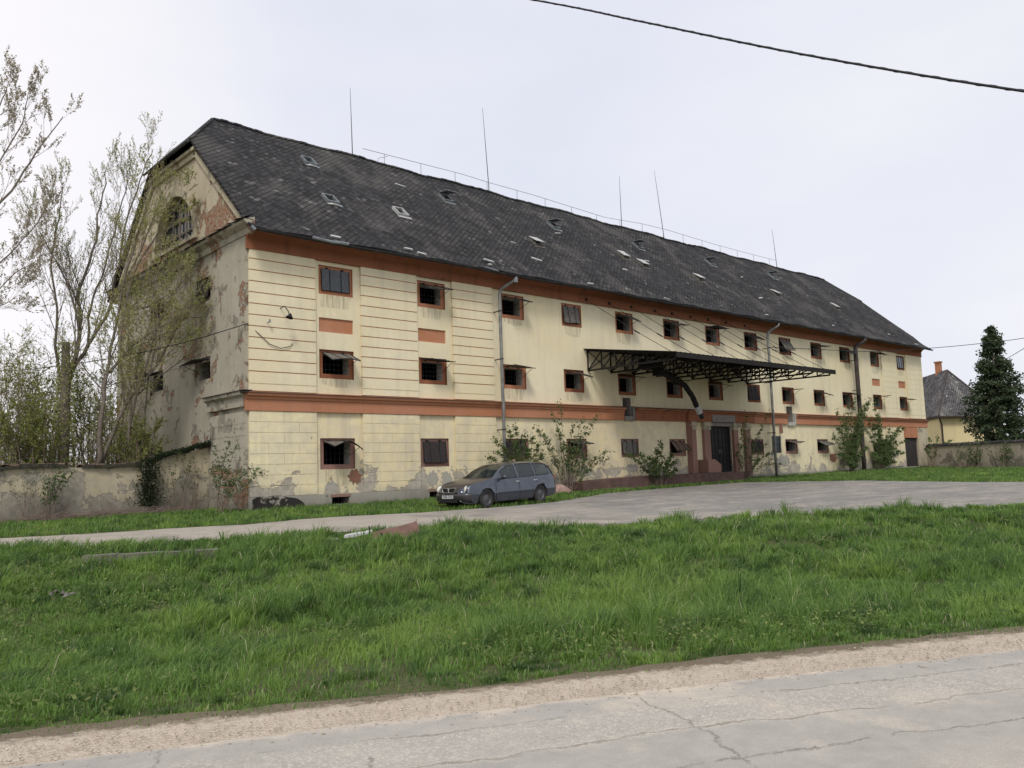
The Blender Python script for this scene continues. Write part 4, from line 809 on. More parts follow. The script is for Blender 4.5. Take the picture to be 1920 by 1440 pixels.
for k in range(5): mb.tube([(44.2+.12*k, -.1-.1*k, 7.9-.12*k+(.3 if k % 2 else 0)), (44.6, -.45, 7.75), (46.9, -.14, 7.6-.5*(k % 3))], .009, 4)
mb.build('wire_tangle', M['wire'], B)

# ------------------------------------------------------------ places: real points on a plane y = const, or at a depth from the road
def ray(px, py): return FW+RT*((px-960)/F)-UP*((py-720)/F)
def at(px, py, y): d = ray(px, py); return CAM+d*((y-CAM.y)/d.y)
def atz(px, py, zc): return CAM+ray(px, py)*zc

# ------------------------------------------------------------ the parked estate car (modelled in its own coordinates: x runs from nose to tail)
def car():
    global LOCAL
    fa, ra = Vector((18.10, -4.98, -.15)), Vector((20.68, -4.82, -.095)); X = (ra-fa).normalized(); Z = Vector((0, 0, 1)); Y = Z.cross(X).normalized(); Z = X.cross(Y)
    org = fa-X*.87+Y*.79
    T = thing('parked_car', 'dusty dark grey-blue estate car parked on the grass beside the granary', 'car', org)
    T.rotation_euler = Matrix((X, Y, Z)).transposed().to_euler()
    LOCAL = True
    paint = NB('dusty_blue_grey_car_paint', .24, .5); paint.b.inputs['Metallic'].default_value = .65; paint.b.inputs['Coat Weight'].default_value = .5; paint.b.inputs['Coat Roughness'].default_value = .12
    paint.color(paint.mix(paint.rng(paint.noise(paint.pos(), 3., 5), .35, .7), (.062, .072, .092), (.085, .097, .12)))
    hood = NB('dull_bonnet_paint', .25, .5); hood.b.inputs['Metallic'].default_value = .3; hood.color(hood.mix(hood.rng(hood.noise(hood.pos(), 2.5, 5), .35, .65), (.035, .032, .036), (.06, .056, .06)))
    dark = simple('black_plastic_trim', (.018, .018, .02), .55, 0, var=.2); tyre = simple('dusty_tyre_rubber', (.028, .026, .025), .85); rimm = simple('steel_wheel_trim', (.085, .085, .09), .45, .4)
    chrome = simple('dull_chrome', (.55, .55, .55), .25, .8, var=.1); lamp = NB('headlamp_lens', .12, .8); lamp.color((.62, .60, .52)); amber = NB('red_lamp_lens', .2, .6); amber.color((.35, .03, .02))
    g = NB('car_window_glass', .03, .9); g.color((.03, .04, .042)); tr = g.n('ShaderNodeBsdfTransparent'); tr.inputs[0].default_value = (.62, .68, .66, 1); ms = g.n('ShaderNodeMixShader'); ms.inputs[0].default_value = .38
    g.l(g.b.outputs[0], ms.inputs[1]); g.l(tr.outputs[0], ms.inputs[2]); g.l(ms.outputs[0], g.t.nodes['Material Output'].inputs[0])
    xs = sorted({*np.round(np.linspace(0, 4.47, 58), 3), 1.28, 1.62, 2.36, 2.47, 3.22, 3.32, 4.02, 4.22, *np.round(.87+.345*np.cos(np.linspace(0, np.pi, 13)), 3), *np.round(3.46+.345*np.cos(np.linspace(0, np.pi, 13)), 3)})
    ip = lambda x, P: float(np.interp(x, [p[0] for p in P], [p[1] for p in P]))
    top = lambda x: ip(x, [(0, .56), (.03, .63), (.10, .72), (.3, .81), (.6, .88), (1.0, .945), (1.28, .985), (1.45, 1.10), (1.7, 1.255), (1.95, 1.375), (2.1, 1.42), (2.4, 1.455), (3., 1.47), (3.5, 1.455), (3.9, 1.42), (4.12, 1.37), (4.22, 1.30), (4.32, 1.13), (4.40, .98), (4.45, .86), (4.47, .60)])
    belt = lambda x: ip(x, [(0, .50), (.05, .58), (.2, .70), (.6, .80), (1.28, .895), (2, .925), (3.2, .955), (4.1, .985), (4.3, .95), (4.42, .84), (4.47, .55)])
    hw = lambda x: ip(x, [(0, .50), (.04, .62), (.12, .72), (.3, .80), (.6, .845), (1, .86), (2, .87), (3.4, .87), (3.9, .85), (4.25, .80), (4.40, .74), (4.47, .64)])
    wr = lambda x: ip(x, [(0, .40), (.3, .66), (.6, .72), (1.28, .755), (1.5, .70), (1.95, .60), (2.4, .575), (3.4, .575), (4.0, .56), (4.22, .56), (4.40, .62), (4.47, .56)])
    drop = lambda x: ip(x, [(0, .01), (1.28, .025), (1.5, .05), (1.95, .075), (4.1, .075), (4.3, .06), (4.47, .01)])
    def zb(x):
        z = ip(x, [(0, .27), (.1, .20), (.4, .19), (4.0, .20), (4.4, .26), (4.47, .34)])
        for c in (.87, 3.46):
            if abs(x-c) < .346: z = max(z, .31+math.sqrt(max(0, .345**2-(x-c)**2)))
        return z
    def ring(x):
        w_, b_, t, r, z0 = hw(x), belt(x), top(x), wr(x), zb(x); t6 = max(t-drop(x), b_); low = lambda z: max(z, z0)
        flare = .012 if min(abs(x-.87), abs(x-3.46)) < .40 else 0
        return [(w_*.955+flare, z0), (w_*.985+flare, low(.32)), (w_+.012+flare, low(.47)), (w_+.012+flare, low(.50)), (w_, low(.56)), (w_-.005, max(low(.56)+.01, b_-.16)), (w_-.035, b_-.035), (w_-.06, b_), ((w_-.06)*.45+(r+.035)*.55+.02, b_+(t6-b_)*.52), (r+.035, t6), (r-.06, t6+drop(x)*.62), (r*.5, t-.006), (0, t)]
    rings = [ring(x) for x in xs]; n = 13
    V = []; idx = {}
    def vid(i, j, sd):
        k = (i, j, sd if j < n-1 else 0)
        if k not in idx: idx[k] = len(V); y, z = rings[i][j]; V.append((xs[i], y*(1 if sd else -1) if j < n-1 else 0, z))
        return idx[k]
    groups = {'body': [], 'bonnet': [], 'windscreen': [], 'rear_window': [], 'side_window0': [], 'side_window1': [], 'side_window2': [], 'side_window3': [], 'side_window4': [], 'side_window5': []}
    for i in range(len(xs)-1):
        xm = (xs[i]+xs[i+1])/2
        for j in range(n-1):
            for sd in (0, 1):
                key = 'body'
                if j in (7, 8):
                    for q, (a, b_) in enumerate(((1.62, 2.36), (2.47, 3.22), (3.32, 4.02))):
                        if a < xm < b_: key = 'side_window%d' % (q+3*sd)
                if j >= 9 and 1.30 < xm < 2.02: key = 'windscreen' if j > 9 or xm < 2.02 else 'body'
                if j == 9 and key == 'windscreen': key = 'body'
                if j >= 10 and 4.2 < xm < 4.385: key = 'rear_window'
                if j >= 9 and .10 < xm < 1.26: key = 'bonnet'
                f = (vid(i, j, sd), vid(i+1, j, sd), vid(i+1, j+1, sd), vid(i, j+1, sd)); f = f if not sd else f[::-1]; groups[key].append(f)
    front = [vid(0, j, 0) for j in range(n)]+[vid(0, j, 1) for j in reversed(range(n-1))]; back = [vid(len(xs)-1, j, 0) for j in range(n)]+[vid(len(xs)-1, j, 1) for j in reversed(range(n-1))]
    groups['body'] += [tuple(reversed(front)), tuple(back)]
    def sub(faces, nm, mat, par=None, off=0.):
        mp_ = {}; mb = MB()
        for f in faces:
            q = []
            for v in f:
                if v not in mp_: mp_[v] = len(mb.v); mb.v.append(V[v])
                q.append(mp_[v])
            mb.f.append(tuple(q))
        o = mb.build(nm, mat, par or T, True); return o
    body = sub(groups['body'], 'body', paint.m)
    sub(groups['bonnet'], 'bonnet', hood.m)
    sub(groups['windscreen'], 'windscreen', g.m); sub(groups['rear_window'], 'rear_window', g.m)
    for q in range(6): sub(groups['side_window%d' % q], 'side_window', g.m)
    # seams, rubbing strip, sills, window surrounds on both sides
    for sg in (-1, 1):
        mb = MB()
        def Yat(x, z):
            R2 = ring(x); zs_ = [p[1] for p in R2]; return sg*(float(np.interp(z, zs_, [p[0] for p in R2]))+.004)
        for x0 in (1.30, 2.415, 3.30): mb.tube([(x0+(.12 if x0 > 3 and z < .75 else 0)*(1 if z > .6 else .2), Yat(x0, z), z) for z in (.24, .45, .6, .75, belt(x0)-.01)], .006, 4)
        mb.tube([(x, Yat(x, .22), .22) for x in (1.3, 2, 2.6, 3.05)], .006, 4); mb.build('door_seam', dark, body)
        mb = MB(); mb.tube([(x, sg*(hw(x)+.012), .485) for x in np.linspace(1.28, 3.08, 12)], .022, 6); mb.build('rubbing_strip', paint.m, T, True)
        mb = MB()
        for a, b_ in ((1.62, 2.36), (2.47, 3.22), (3.32, 4.02)):
            lo = [(x, sg*(ring(x)[7][0]+.006), ring(x)[7][1]) for x in np.linspace(a, b_, 7)]; hi = [(x, sg*(ring(x)[9][0]+.006), ring(x)[9][1]) for x in np.linspace(b_, a, 7)]
            mb.tube(lo+hi+[lo[0]], .012, 4)
        mb.build('window_seal', dark, T)
        for x in (2.22, 3.10):
            mb = MB(); mb.tube([(x, sg*(hw(x)+.0), .80), (x+.05, sg*(hw(x)+.03), .802), (x+.16, sg*(hw(x)+.03), .803), (x+.21, sg*(hw(x)), .805)], .017, 6); mb.build('door_handle', chrome, T, True)
        mb = MB(); mb.lathe([(.001, -.06), (.05, -.055), (.075, -.03), (.08, .01), (.07, .03), (.001, .035)], Matrix.Translation((1.60, sg*.94, .985)) @ Matrix.Rotation(R_(90), 4, 'Y') @ Matrix.Diagonal((.75, 1.35, 1, 1)), 16); mb.tube([(1.63, sg*.80, .935), (1.61, sg*.90, .95)], .02, 6)
        mb.build('wing_mirror', paint.m, T, True)
        # headlamp: upright oval with a second smaller lens
        mb = MB(); Mh = Matrix.Translation((.145, sg*.615, .665)) @ Matrix.Rotation(R_(sg*30), 4, 'Z') @ Matrix.Rotation(R_(-72), 4, 'Y'); mb.lathe([(.001, .045), (.05, .04), (.085, .022), (.105, -.01), (.11, -.05)], Mh @ Matrix.Diagonal((1.2, 1.15, 1, 1)), 20); h_ = mb.build('headlight', lamp.m, T, True)
        mb = MB(); mb.lathe([(.103, .0), (.118, -.01), (.12, -.05)], Mh @ Matrix.Diagonal((1.2, 1.15, 1, 1)), 20); mb.build('lamp_ring', paint.m, h_, True)
        mb = MB(); mb.lathe([(.001, .012), (.03, .01), (.036, -.01)], Matrix.Translation((.02, sg*.50, .30)) @ Matrix.Rotation(R_(-90), 4, 'Y'), 12); mb.build('fog_lamp', lamp.m, T, True)
        mb = MB(); mb.box(4.36, 4.475, sg*.56-.10, sg*.56+.10, .66, .92); mb.build('tail_light', amber.m, T)
        # wheels
        for cx in (.87, 3.46):
            Mw = Matrix.Translation((cx, sg*.765, .315)) @ Matrix.Rotation(R_(-90*sg), 4, 'X')
            mb = MB(); mb.lathe([(.20, -.10), (.285, -.10), (.312, -.075), (.317, -.03), (.317, .05), (.308, .082), (.285, .095), (.222, .088), (.205, .06)], Mw, 36); wl = mb.build('wheel', tyre, T, True)
            mb = MB(); mb.lathe([(.208, .07), (.202, .082), (.19, .07), (.185, .045), (.12, .05), (.075, .068), (.045, .075), (.001, .075)], Mw, 36); mb.build('rim', rimm, wl, True)
            mb = MB()
            for k in range(14):
                t = 2*math.pi*k/14; c = Mw @ Vector((.152*math.cos(t), .152*math.sin(t), .0485)); mb.lathe([(.001, .004), (.014, .003), (.016, 0)], Matrix.Translation(c) @ Matrix.Rotation(R_(-90*sg), 4, 'X'), 8)
            mb.build('rim_hole', dark, wl)
            mb = MB(); m_ = 16
            for k in range(m_):
                t0, t1 = math.pi*k/m_-.25, math.pi*(k+1)/m_-.15
                a, b_ = (cx+.34*math.cos(t0), .31+.34*math.sin(t0)), (cx+.34*math.cos(t1), .31+.34*math.sin(t1))
                mb.quad((a[0], sg*.85, a[1]), (b_[0], sg*.85, b_[1]), (b_[0], sg*.5, b_[1]), (a[0], sg*.5, a[1]))
            mb.poly([(cx+.34*math.cos(math.pi*2*k/24), sg*.5, .33+.34*math.sin(math.pi*2*k/24)) for k in range(24)]); mb.build('wheel_arch', dark, T)
    # nose: grille with V bar, plate, lower intake
    mb = MB(); mb.poly([(-.005, -.33, .70), (-.005, .33, .70), (-.02, .25, .565), (-.02, -.25, .565)])
    o = mb.build('grille', dark, T)
    mb = MB(); q = [(.0, -.34, .705), (.0, .34, .705), (-.02, .26, .56), (-.02, -.26, .56)]; mb.tube([Vector(p)+Vector((-.008, 0, 0)) for p in q+[q[0]]], .014, 6)
    mb.tube([(-.012, 0, .70), (-.03, 0, .565)], .016, 6); mb.tube([(-.012, -.05, .705), (-.026, 0, .62), (-.012, .05, .705)], .012, 5); mb.build('grille_surround', chrome, o)
    mb = MB()
    for k in range(5): mb.tube([(-.012-.002*k, -.3+.01*k, .685-.025*k), (-.012-.002*k, .3-.01*k, .685-.025*k)], .004, 4)
    mb.build('grille_bar', dark, o)
    mb = MB(); pr = [(.10, .545), (.0, .535), (-.05, .50), (-.055, .46), (-.05, .33), (.02, .24), (.10, .22)]
    for sgy in (0,):
        yy = [-.80, -.76, -.62, -.3, 0, .3, .62, .76, .80]; bx = [.26, .16, .06, .0, -.012, .0, .06, .16, .26]; b0 = len(mb.v)
        for y, dx in zip(yy, bx):
            for x, z in pr: mb.v.append((x+dx, y, z))
        for i in range(len(yy)-1):
            for j in range(len(pr)-1): a = b0+i*len(pr)+j; mb.f.append((a, a+1, a+1+len(pr), a+len(pr)))
    bp = mb.build('front_bumper', hood.m, T, True)
    mb = MB(); mb.box(-.062, -.03, -.42, .42, .25, .33); mb.build('air_intake', dark, bp)
    mb = MB(); mb.box(4.40, 4.50, -.66, .66, .30, .55); mb.build('rear_bumper', paint.m, T)
    mb = MB(); mb.box(-.085, -.068, -.26, .26, .375, .485); pl = mb.build('number_plate', simple('plate_white', (.50, .52, .53), .5, 0, var=.05), T)
    cu = bpy.data.curves.new('plate_text', 'FONT'); cu.body = 'HEF-710'; cu.size = .125; cu.align_x = 'CENTER'; cu.align_y = 'CENTER'; cu.extrude = .001; cu.space_character = .95
    tx = bpy.data.objects.new('tmp', cu); col.objects.link(tx); bpy.context.view_layer.update(); me = bpy.data.meshes.new_from_object(tx.evaluated_get(bpy.context.evaluated_depsgraph_get())); bpy.data.objects.remove(tx)
    me.materials.clear(); me.materials.append(dark); to = bpy.data.objects.new('plate_text', me); col.objects.link(to); to.parent = pl; to.location = (-.087, 0, .43); to.rotation_euler = (R_(90), 0, R_(-90))
    # cabin seen through the glass
    mb = MB(); mb.box(1.2, 4.3, -.74, .74, .34, .40); mb.box(1.3, 1.75, -.72, .72, .75, .90)
    for x in (2.15, 3.05):
        for y in (-.36, .36) if x < 3 else (-.4, 0, .4): mb.box(x-.05, x+.45, y-.24, y+.24, .45, .60); mb.box(x+.38, x+.5, y-.22, y+.22, .5, 1.08); mb.box(x+.40, x+.48, y-.11, y+.11, 1.09, 1.24)
    mb.build('cabin', simple('grey_upholstery', (.10, .10, .10), .9), T)
    mb = MB(); mb.tube([(1.75, -.36+.19*math.cos(t), .93+.19*math.sin(t)) for t in np.linspace(0, 6.283, 17)], .014, 5); mb.build('steering_wheel', dark, T)
    mb = MB(); mb.box(.2, 4.3, -.60, .60, .20, .26); mb.build('underbody', dark, T)
    mb = MB(); mb.tube([(1.30, -.55, .995), (1.50, .0, 1.13)], .008, 4); mb.tube([(1.28, .1, .995), (1.48, .55, 1.12)], .008, 4); mb.build('wiper', dark, T)
    LOCAL = False
car()

# ------------------------------------------------------------ yard wall on the left
YW = thing('yard_wall', 'low crumbling plastered yard wall with a dark mossy coping left of the granary', 'wall', (4, 2.9, 0))
mb = MB(); n = 90
def wtop(x): return 1.60+.02*math.sin(x*2)+(0 if x < 10.35 else .12+.27*(x-10.35))
xs_ = np.linspace(-24, 12.30, n)
for a, b_ in zip(xs_, xs_[1:]):
    j = lambda x: 2.9+.02*math.sin(x*1.3)+.015*math.sin(x*3.7)
    mb.quad((a, j(a), -.5), (b_, j(b_), -.5), (b_, j(b_), wtop(b_)), (a, j(a), wtop(a))); mb.quad((a, 3.3, -.5), (b_, 3.3, -.5), (b_, 3.3, wtop(b_)), (a, 3.3, wtop(a)))
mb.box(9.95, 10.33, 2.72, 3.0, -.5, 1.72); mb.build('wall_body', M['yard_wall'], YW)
mb = MB(); rr = random.Random(4); x = -24.
while x < 12.1:
    l = rr.uniform(.25, .42); z = wtop(x+l/2); h = rr.uniform(.07, .13)
    if rr.random() < .93: mb.box(x, x+l, 2.74+rr.uniform(0, .05), 3.42, z-.002, z+h, Matrix.Translation((x, 3, z)) @ Matrix.Rotation(rr.uniform(-.04, .04)-(0 if x < 10.3 else .26), 4, 'Y') @ Matrix.Translation((-x, -3, -z)))
    x += l+.01
mb.build('coping', simple('mossy_dark_coping', (.045, .042, .03), .95, var=.5, scale=5, bump=.6), YW)
mb = MB(); rr = random.Random(14)
for k in range(38): x = rr.uniform(5.2, 11.9); mb.box(x, x+rr.uniform(.1, .3), 2.95, 3.2, wtop(x)+.09, wtop(x)+.09+rr.uniform(.02, .06), Matrix.Translation((0, 0, 0)))
mb.build('broken_tile', simple('broken_tile_shards', (.22, .15, .11), .9, var=.5, scale=8), YW)

# ------------------------------------------------------------ plants
class Plant:
    def __init__(s, seed): s.w = MB(); s.thin = MB(); s.lv = []; s.r = random.Random(seed)
    def leaf(s, p, sz): s.lv.append((p.x, p.y, p.z, sz))
    def path(s, p, d, L_, n, jit, up):
        pts = [p.copy()]; d = d.normalized()
        for k in range(n):
            d = (d+Vector((s.r.gauss(0, jit), s.r.gauss(0, jit), s.r.gauss(0, jit)+up))).normalized(); p = p+d*(L_/n); pts.append(p.copy())
        return pts
    def twig(s, p, d, L_, lsz, ln, r=.006, up=.06):
        pts = s.path(p, d, L_, 3, .16, up); s.thin.tube(pts, [r, r*.8, r*.6, r*.35], 3, False)
        for k in range(ln):
            t = s.r.uniform(.15, 1.0)*3; i = min(2, int(t)); q = pts[i].lerp(pts[i+1], t-i); s.leaf(q+Vector((s.r.gauss(0, .3), s.r.gauss(0, .3), s.r.gauss(0, .3)))*lsz, lsz*s.r.uniform(.6, 1.3))
    def branch(s, p, d, L_, r, lvl, o):
        pts = s.path(p, d, L_, 5, o.get('jit', .12), o.get('up', .05)); n_ = len(pts)
        (s.w if r > .02 else s.thin).tube(pts, [r*(1-.75*k/(n_-1)) for k in range(n_)], 4 if r > .015 else 3, False)
        nc = o['kids'][lvl] if lvl < len(o['kids']) else 0
        for k in range(nc):
            t = (.2+.8*(k+s.r.random())/nc)*(n_-1.001); i = int(t); q = pts[i].lerp(pts[i+1], t-i); dd = (pts[i+1]-pts[i]).normalized()
            ax = dd.orthogonal().normalized(); ax.rotate(Matrix.Rotation(s.r.uniform(0, 6.283), 3, dd)); nd = dd.copy(); nd.rotate(Matrix.Rotation(R_(s.r.uniform(*o.get('ang', (25, 60)))), 3, ax)); LL = L_*s.r.uniform(.35, .6)*(1.15-.5*t/n_)
            if lvl == len(o['kids'])-1: s.twig(q, nd, min(LL, o.get('twigmax', .7)), o['leaf'], o['nleaf'], up=o.get('up', .05))
            else: s.branch(q, nd, LL, r*(1-.7*t/n_)*.55, lvl+1, o)
        s.twig(pts[-1], pts[-1]-pts[-2], L_*.15+.1, o['leaf'], o['nleaf'])
    def stem(s, pts, r0, r1, o, start=.3):
        P = [Vector(p) for p in pts]; F_ = []
        for k in range(len(P)-1):
            a, b_, c, d = P[max(k-1, 0)], P[k], P[k+1], P[min(k+2, len(P)-1)]
            for q in range(4):
                t = q/4; F_.append(.5*((2*b_)+(c-a)*t+(2*a-5*b_+4*c-d)*t*t+(3*b_-a-3*c+d)*t**3)+Vector((s.r.gauss(0, .3), s.r.gauss(0, .3), 0))*r0)
        F_.append(P[-1]); n_ = len(F_); rs = [r0+(r1-r0)*(k/(n_-1))**.8 for k in range(n_)]; s.w.tube(F_, rs, 7)
        L_ = sum((F_[k+1]-F_[k]).length for k in range(n_-1))
        for k in range(o['n']):
            t = (start+(1-start)*(k+s.r.random())/o['n'])*(n_-1.001); i = int(t); q = F_[i].lerp(F_[i+1], t-i); dd = (F_[i+1]-F_[i]).normalized(); ax = dd.orthogonal().normalized(); ax.rotate(Matrix.Rotation(s.r.uniform(0, 6.283), 3, dd))
            nd = dd.copy(); nd.rotate(Matrix.Rotation(R_(s.r.uniform(*o.get('ang', (25, 60)))), 3, ax)); s.branch(q, nd, o['L']*s.r.uniform(.6, 1.1)*(1.1-.6*t/n_), rs[i]*.42, 0, o)
    def finish(s, name, label, cat, loc, wood, thin, leafm, group=None, trunkname='trunk', leafname='foliage'):
        T = thing(name, label, cat, loc, group)
        if s.w.v: s.w.build(trunkname, wood, T, True)
        if s.thin.v: s.thin.build('twigs', thin, T)
        if s.lv:
            A = np.array(s.lv); n = len(A); rg = np.random.default_rng(n); u = rg.normal(size=(n, 3)); u /= np.linalg.norm(u, axis=1)[:, None]; v = np.cross(u, rg.normal(size=(n, 3))); v /= np.linalg.norm(v, axis=1)[:, None]
            c = A[:, :3]; z = A[:, 3:4]; w_ = np.cross(u, v); Vv = np.stack([c-u*z*.5, c+v*z*.30+w_*z*.08, c+u*z*.5, c-v*z*.30+w_*z*.08], 1)
            np_mesh(leafname, Vv.reshape(-1, 3), np.arange(n*4), np.full(n, 4), leafm, T)
        return T
BUD = dict(n=14, L=2.3, kids=[6, 5], leaf=.05, nleaf=5, jit=.06, up=.13, ang=(14, 40))
# tall multi-stemmed tree behind the wall
yT = 6.2; P1 = Plant(21)
for pts, r0 in (([(95, 870), (120, 760), (133, 690), (150, 600), (147, 540), (172, 440), (188, 340), (200, 262)], .20), ([(133, 700), (165, 640), (205, 560), (222, 470), (235, 380), (262, 290), (287, 222)], .13), ([(120, 760), (105, 640), (108, 560), (95, 470), (110, 370), (118, 300)], .10), ([(150, 610), (130, 520), (90, 430), (75, 400)], .07), ([(165, 640), (170, 560), (196, 470), (230, 330), (240, 290)], .08), ([(205, 560), (250, 470), (290, 360), (305, 310)], .07)):
    P1.stem([at(x, y+60*max(0, (700-y)/500), yT+rnd.uniform(-.2, .2)) for x, y in pts], r0*.62, .015, dict(BUD, n=int(15*(r0/.13)**.3)), .2)
b0 = at(95, 870, yT); P1.w.tube([(b0.x-.1, b0.y, -.3), (b0.x, b0.y, b0.z)], [.3, .21], 8)
P1.finish('tall_tree', 'tall many-stemmed tree with sparse olive buds rising beside the gable', 'tree', (b0.x, b0.y, 0), M['bark'], M['bark_thin'], M['bud'])
# second tree: stems nearer the gable, arching over it
yT = 4.6; P2 = Plant(22)
for pts, r0 in (([(180, 880), (192, 760), (200, 700), (215, 610), (240, 500), (262, 420), (288, 330)], .13), ([(190, 870), (235, 760), (290, 690), (340, 600), (372, 545), (430, 500), (468, 470)], .10), ([(230, 860), (258, 740), (300, 600), (345, 520), (400, 470), (452, 440)], .075), ([(205, 700), (260, 640), (330, 600), (400, 590), (470, 545)], .05), ([(240, 850), (246, 740), (240, 640), (246, 560)], .05), ([(265, 850), (276, 730), (292, 640), (286, 560), (300, 500)], .055), ([(258, 740), (320, 690), (380, 650), (440, 640)], .04), ([(235, 770), (225, 640), (250, 520), (300, 430), (350, 360)], .06)):
    P2.stem([at(x, y, yT-(x-180)*.004+rnd.uniform(-.2, .2)) for x, y in pts], r0*.7, .01, dict(BUD, n=18, L=2.2, nleaf=8, leaf=.055, up=.07, ang=(18, 55), jit=.08), .15)
b0 = at(205, 870, yT); P2.finish('arching_tree', 'leaning multi-stemmed tree whose thin branches spread across the gable', 'tree', (b0.x, b0.y, 0), M['bark'], M['bark_thin'], M['bud'])
# third: the tree at the left edge of the photo
yT = 3.9; P3 = Plant(23)
OC = dict(BUD, n=10, L=1.9, kids=[5, 4], leaf=.07, nleaf=5, up=.10, ang=(14, 36))
for pts, r0 in (([(-150, 880), (-130, 640), (-60, 430), (20, 320), (70, 240), (118, 165)], .16), ([(-130, 640), (-90, 400), (-40, 230), (0, 140), (12, 105)], .1), ([(-60, 430), (-10, 280), (40, 180), (52, 120)], .07), ([(-100, 560), (0, 470), (60, 400), (90, 350)], .06), ([(-100, 640), (-30, 560), (30, 490), (70, 470)], .045), ([(-130, 680), (-80, 590), (0, 560), (30, 540)], .04)):
    P3.stem([at(x, y+55*max(0, (700-y)/550), yT+rnd.uniform(-.2, .2)) for x, y in pts], r0*.5, .012, OC, .3)
b0 = at(-150, 880, yT); P3.w.tube([(b0.x, b0.y, -.3), tuple(b0)], [.24, .17], 8)
P3.finish('budding_tree', 'budding tree reaching in from the left edge with pinkish catkin clusters', 'tree', (b0.x, b0.y, 0), M['bark'], M['bark_thin'], M['bud_pale'])
# ivy-clad stub trunk
P0 = Plant(31); a = at(119, 880, 5.6); b_ = at(124, 642, 5.6); P0.w.tube([(a.x, a.y, -.2), a.lerp(b_, .5), b_], [.2, .17, .13], 9)
for k in range(1500):
    t = P0.r.random()**.8; c = Vector((a.x, a.y, 0)).lerp(b_, t); an = P0.r.uniform(0, 6.28); rr_ = .18+.16*(1-t)+P0.r.uniform(0, .1); P0.leaf(c+Vector((math.cos(an)*rr_, math.sin(an)*rr_, 0)), .09)
P0.finish('ivy_clad_stump', 'broken-topped dead trunk wrapped in greenery among the trees', 'tree', (a.x, a.y, 0), M['bark'], M['bark_thin'], M['bud'])
# undergrowth behind the wall
UL = ['pale yellow-green shrub behind the coping at the far left edge', 'bushy shrub with upright twigs left of the broken trunk', 'low dark green shrub filling behind the yard wall coping', 'yellow-green shrub between the tall stems', 'olive shrub at the foot of the leaning tree', 'tall twiggy shrub rising behind the left yard wall', 'greyish twiggy thicket shrub far behind the broken trunk', 'small bright shrub under the gable beside the tree stems', 'broad bare-twigged shrub at the back left of the yard', 'leafy shrub at the back between the tall trees']
for k, (px, top_, y, wd, nl, mat) in enumerate([(10, 660, 5.2, 1.1, 6, 'leaf_under'), (60, 640, 7, 1.5, 7, 'leaf_under'), (70, 730, 4.4, 1.4, 12, 'leaf_under'), (160, 660, 7.5, 1.3, 8, 'leaf_under'), (215, 700, 5.6, 1.1, 8, 'bud'), (35, 610, 9, 1.8, 6, 'bud'), (120, 590, 11, 2.2, 5, 'bud'), (255, 760, 4.3, .8, 9, 'leaf_under'), (-40, 620, 8, 2., 6, 'bud'), (195, 640, 10.5, 1.8, 5, 'bud')]):
    Pk = Plant(40+k); b_ = at(px, 900, y); t_ = at(px, top_, y); h = t_.z
    for q in range(13):
        an = Pk.r.uniform(0, 6.28); rr_ = wd*Pk.r.uniform(.2, 1); tip = Vector((b_.x+math.cos(an)*rr_, y+math.sin(an)*rr_, h*Pk.r.uniform(.6, 1.05)*(1-.25*rr_/wd))); base = Vector((b_.x+math.cos(an)*.25, y+math.sin(an)*.25, -.1))
        Pk.stem([base, base.lerp(tip, .5)+Vector((0, 0, .25)), tip], .03, .006, dict(n=8, L=h*.33, kids=[5], leaf=.07 if mat != 'bud' else .055, nleaf=int(nl*1.6), jit=.15, up=.08, ang=(25, 65), twigmax=.55), .12)
    Pk.finish('undergrowth_shrub', UL[k], 'shrub', (b_.x, y, 0), M['bark_thin'], M['bark_thin'], M[mat], 'shrubs behind the yard wall', 'stems')
# leggy bushes in front of walls: base and arching stems to tips
def bush(name, label, base, tips, leaf, nl, seed, y=-.7, group=None, mat='leaf', side=6, sr=.014, cover=.35, more=0):
    Pk = Plant(seed); tips = list(tips); n0 = len(tips)
    for q in range(more): u_, v_, t_ = tips[Pk.r.randrange(n0)], tips[Pk.r.randrange(n0)], Pk.r.random(); tips.append((u_[0]*t_+v_[0]*(1-t_)+Pk.r.gauss(0, 9), u_[1]*t_+v_[1]*(1-t_)+Pk.r.gauss(0, 9)))
    b_ = at(base[0], base[1], y); b_.z = g1(b_.x, b_.y)
    for k, (px, py) in enumerate(tips):
        tip = at(px, py, y+Pk.r.uniform(-.35, .25)); bb = b_+Vector((Pk.r.uniform(-.25, .25), Pk.r.uniform(-.15, .15), -.05)); mid = bb.lerp(tip, .5)+Vector((0, 0, .22*(tip-bb).length*.5)); P = [bb.lerp(mid, 0), bb.lerp(mid, .5)+Vector((0, 0, .08)), mid, mid.lerp(tip, .55)+Vector((0, 0, .06)), tip]
        F_ = []
        for a, c in zip(P, P[1:]):
            for q in range(4): F_.append(a.lerp(c, q/4)+Vector((Pk.r.gauss(0, .01),)*3))
        F_.append(tip); nF = len(F_); Pk.w.tube(F_, [sr*(1-.8*i/(nF-1)) for i in range(nF)], 4)
        for i in range(int(nF*cover), nF):
            for q in range(nl): Pk.leaf(F_[i]+Vector((Pk.r.gauss(0, .07), Pk.r.gauss(0, .07), Pk.r.gauss(0, .06))), leaf*Pk.r.uniform(.6, 1.2))
            if i % 2 == 0 and i < nF-1:
                for q in range(side//3):
                    Pk.twig(F_[i], Vector((Pk.r.gauss(0, 1), Pk.r.gauss(0, .8), Pk.r.uniform(.1, 1))), Pk.r.uniform(.2, .5)*(1.2-i/nF), leaf, nl+3, .004)
    return Pk.finish(name, label, 'bush', tuple(b_), M['bark_thin'], M['bark_thin'], M[mat], group, 'stems')
GB = 'leggy bushes growing at the foot of the granary'
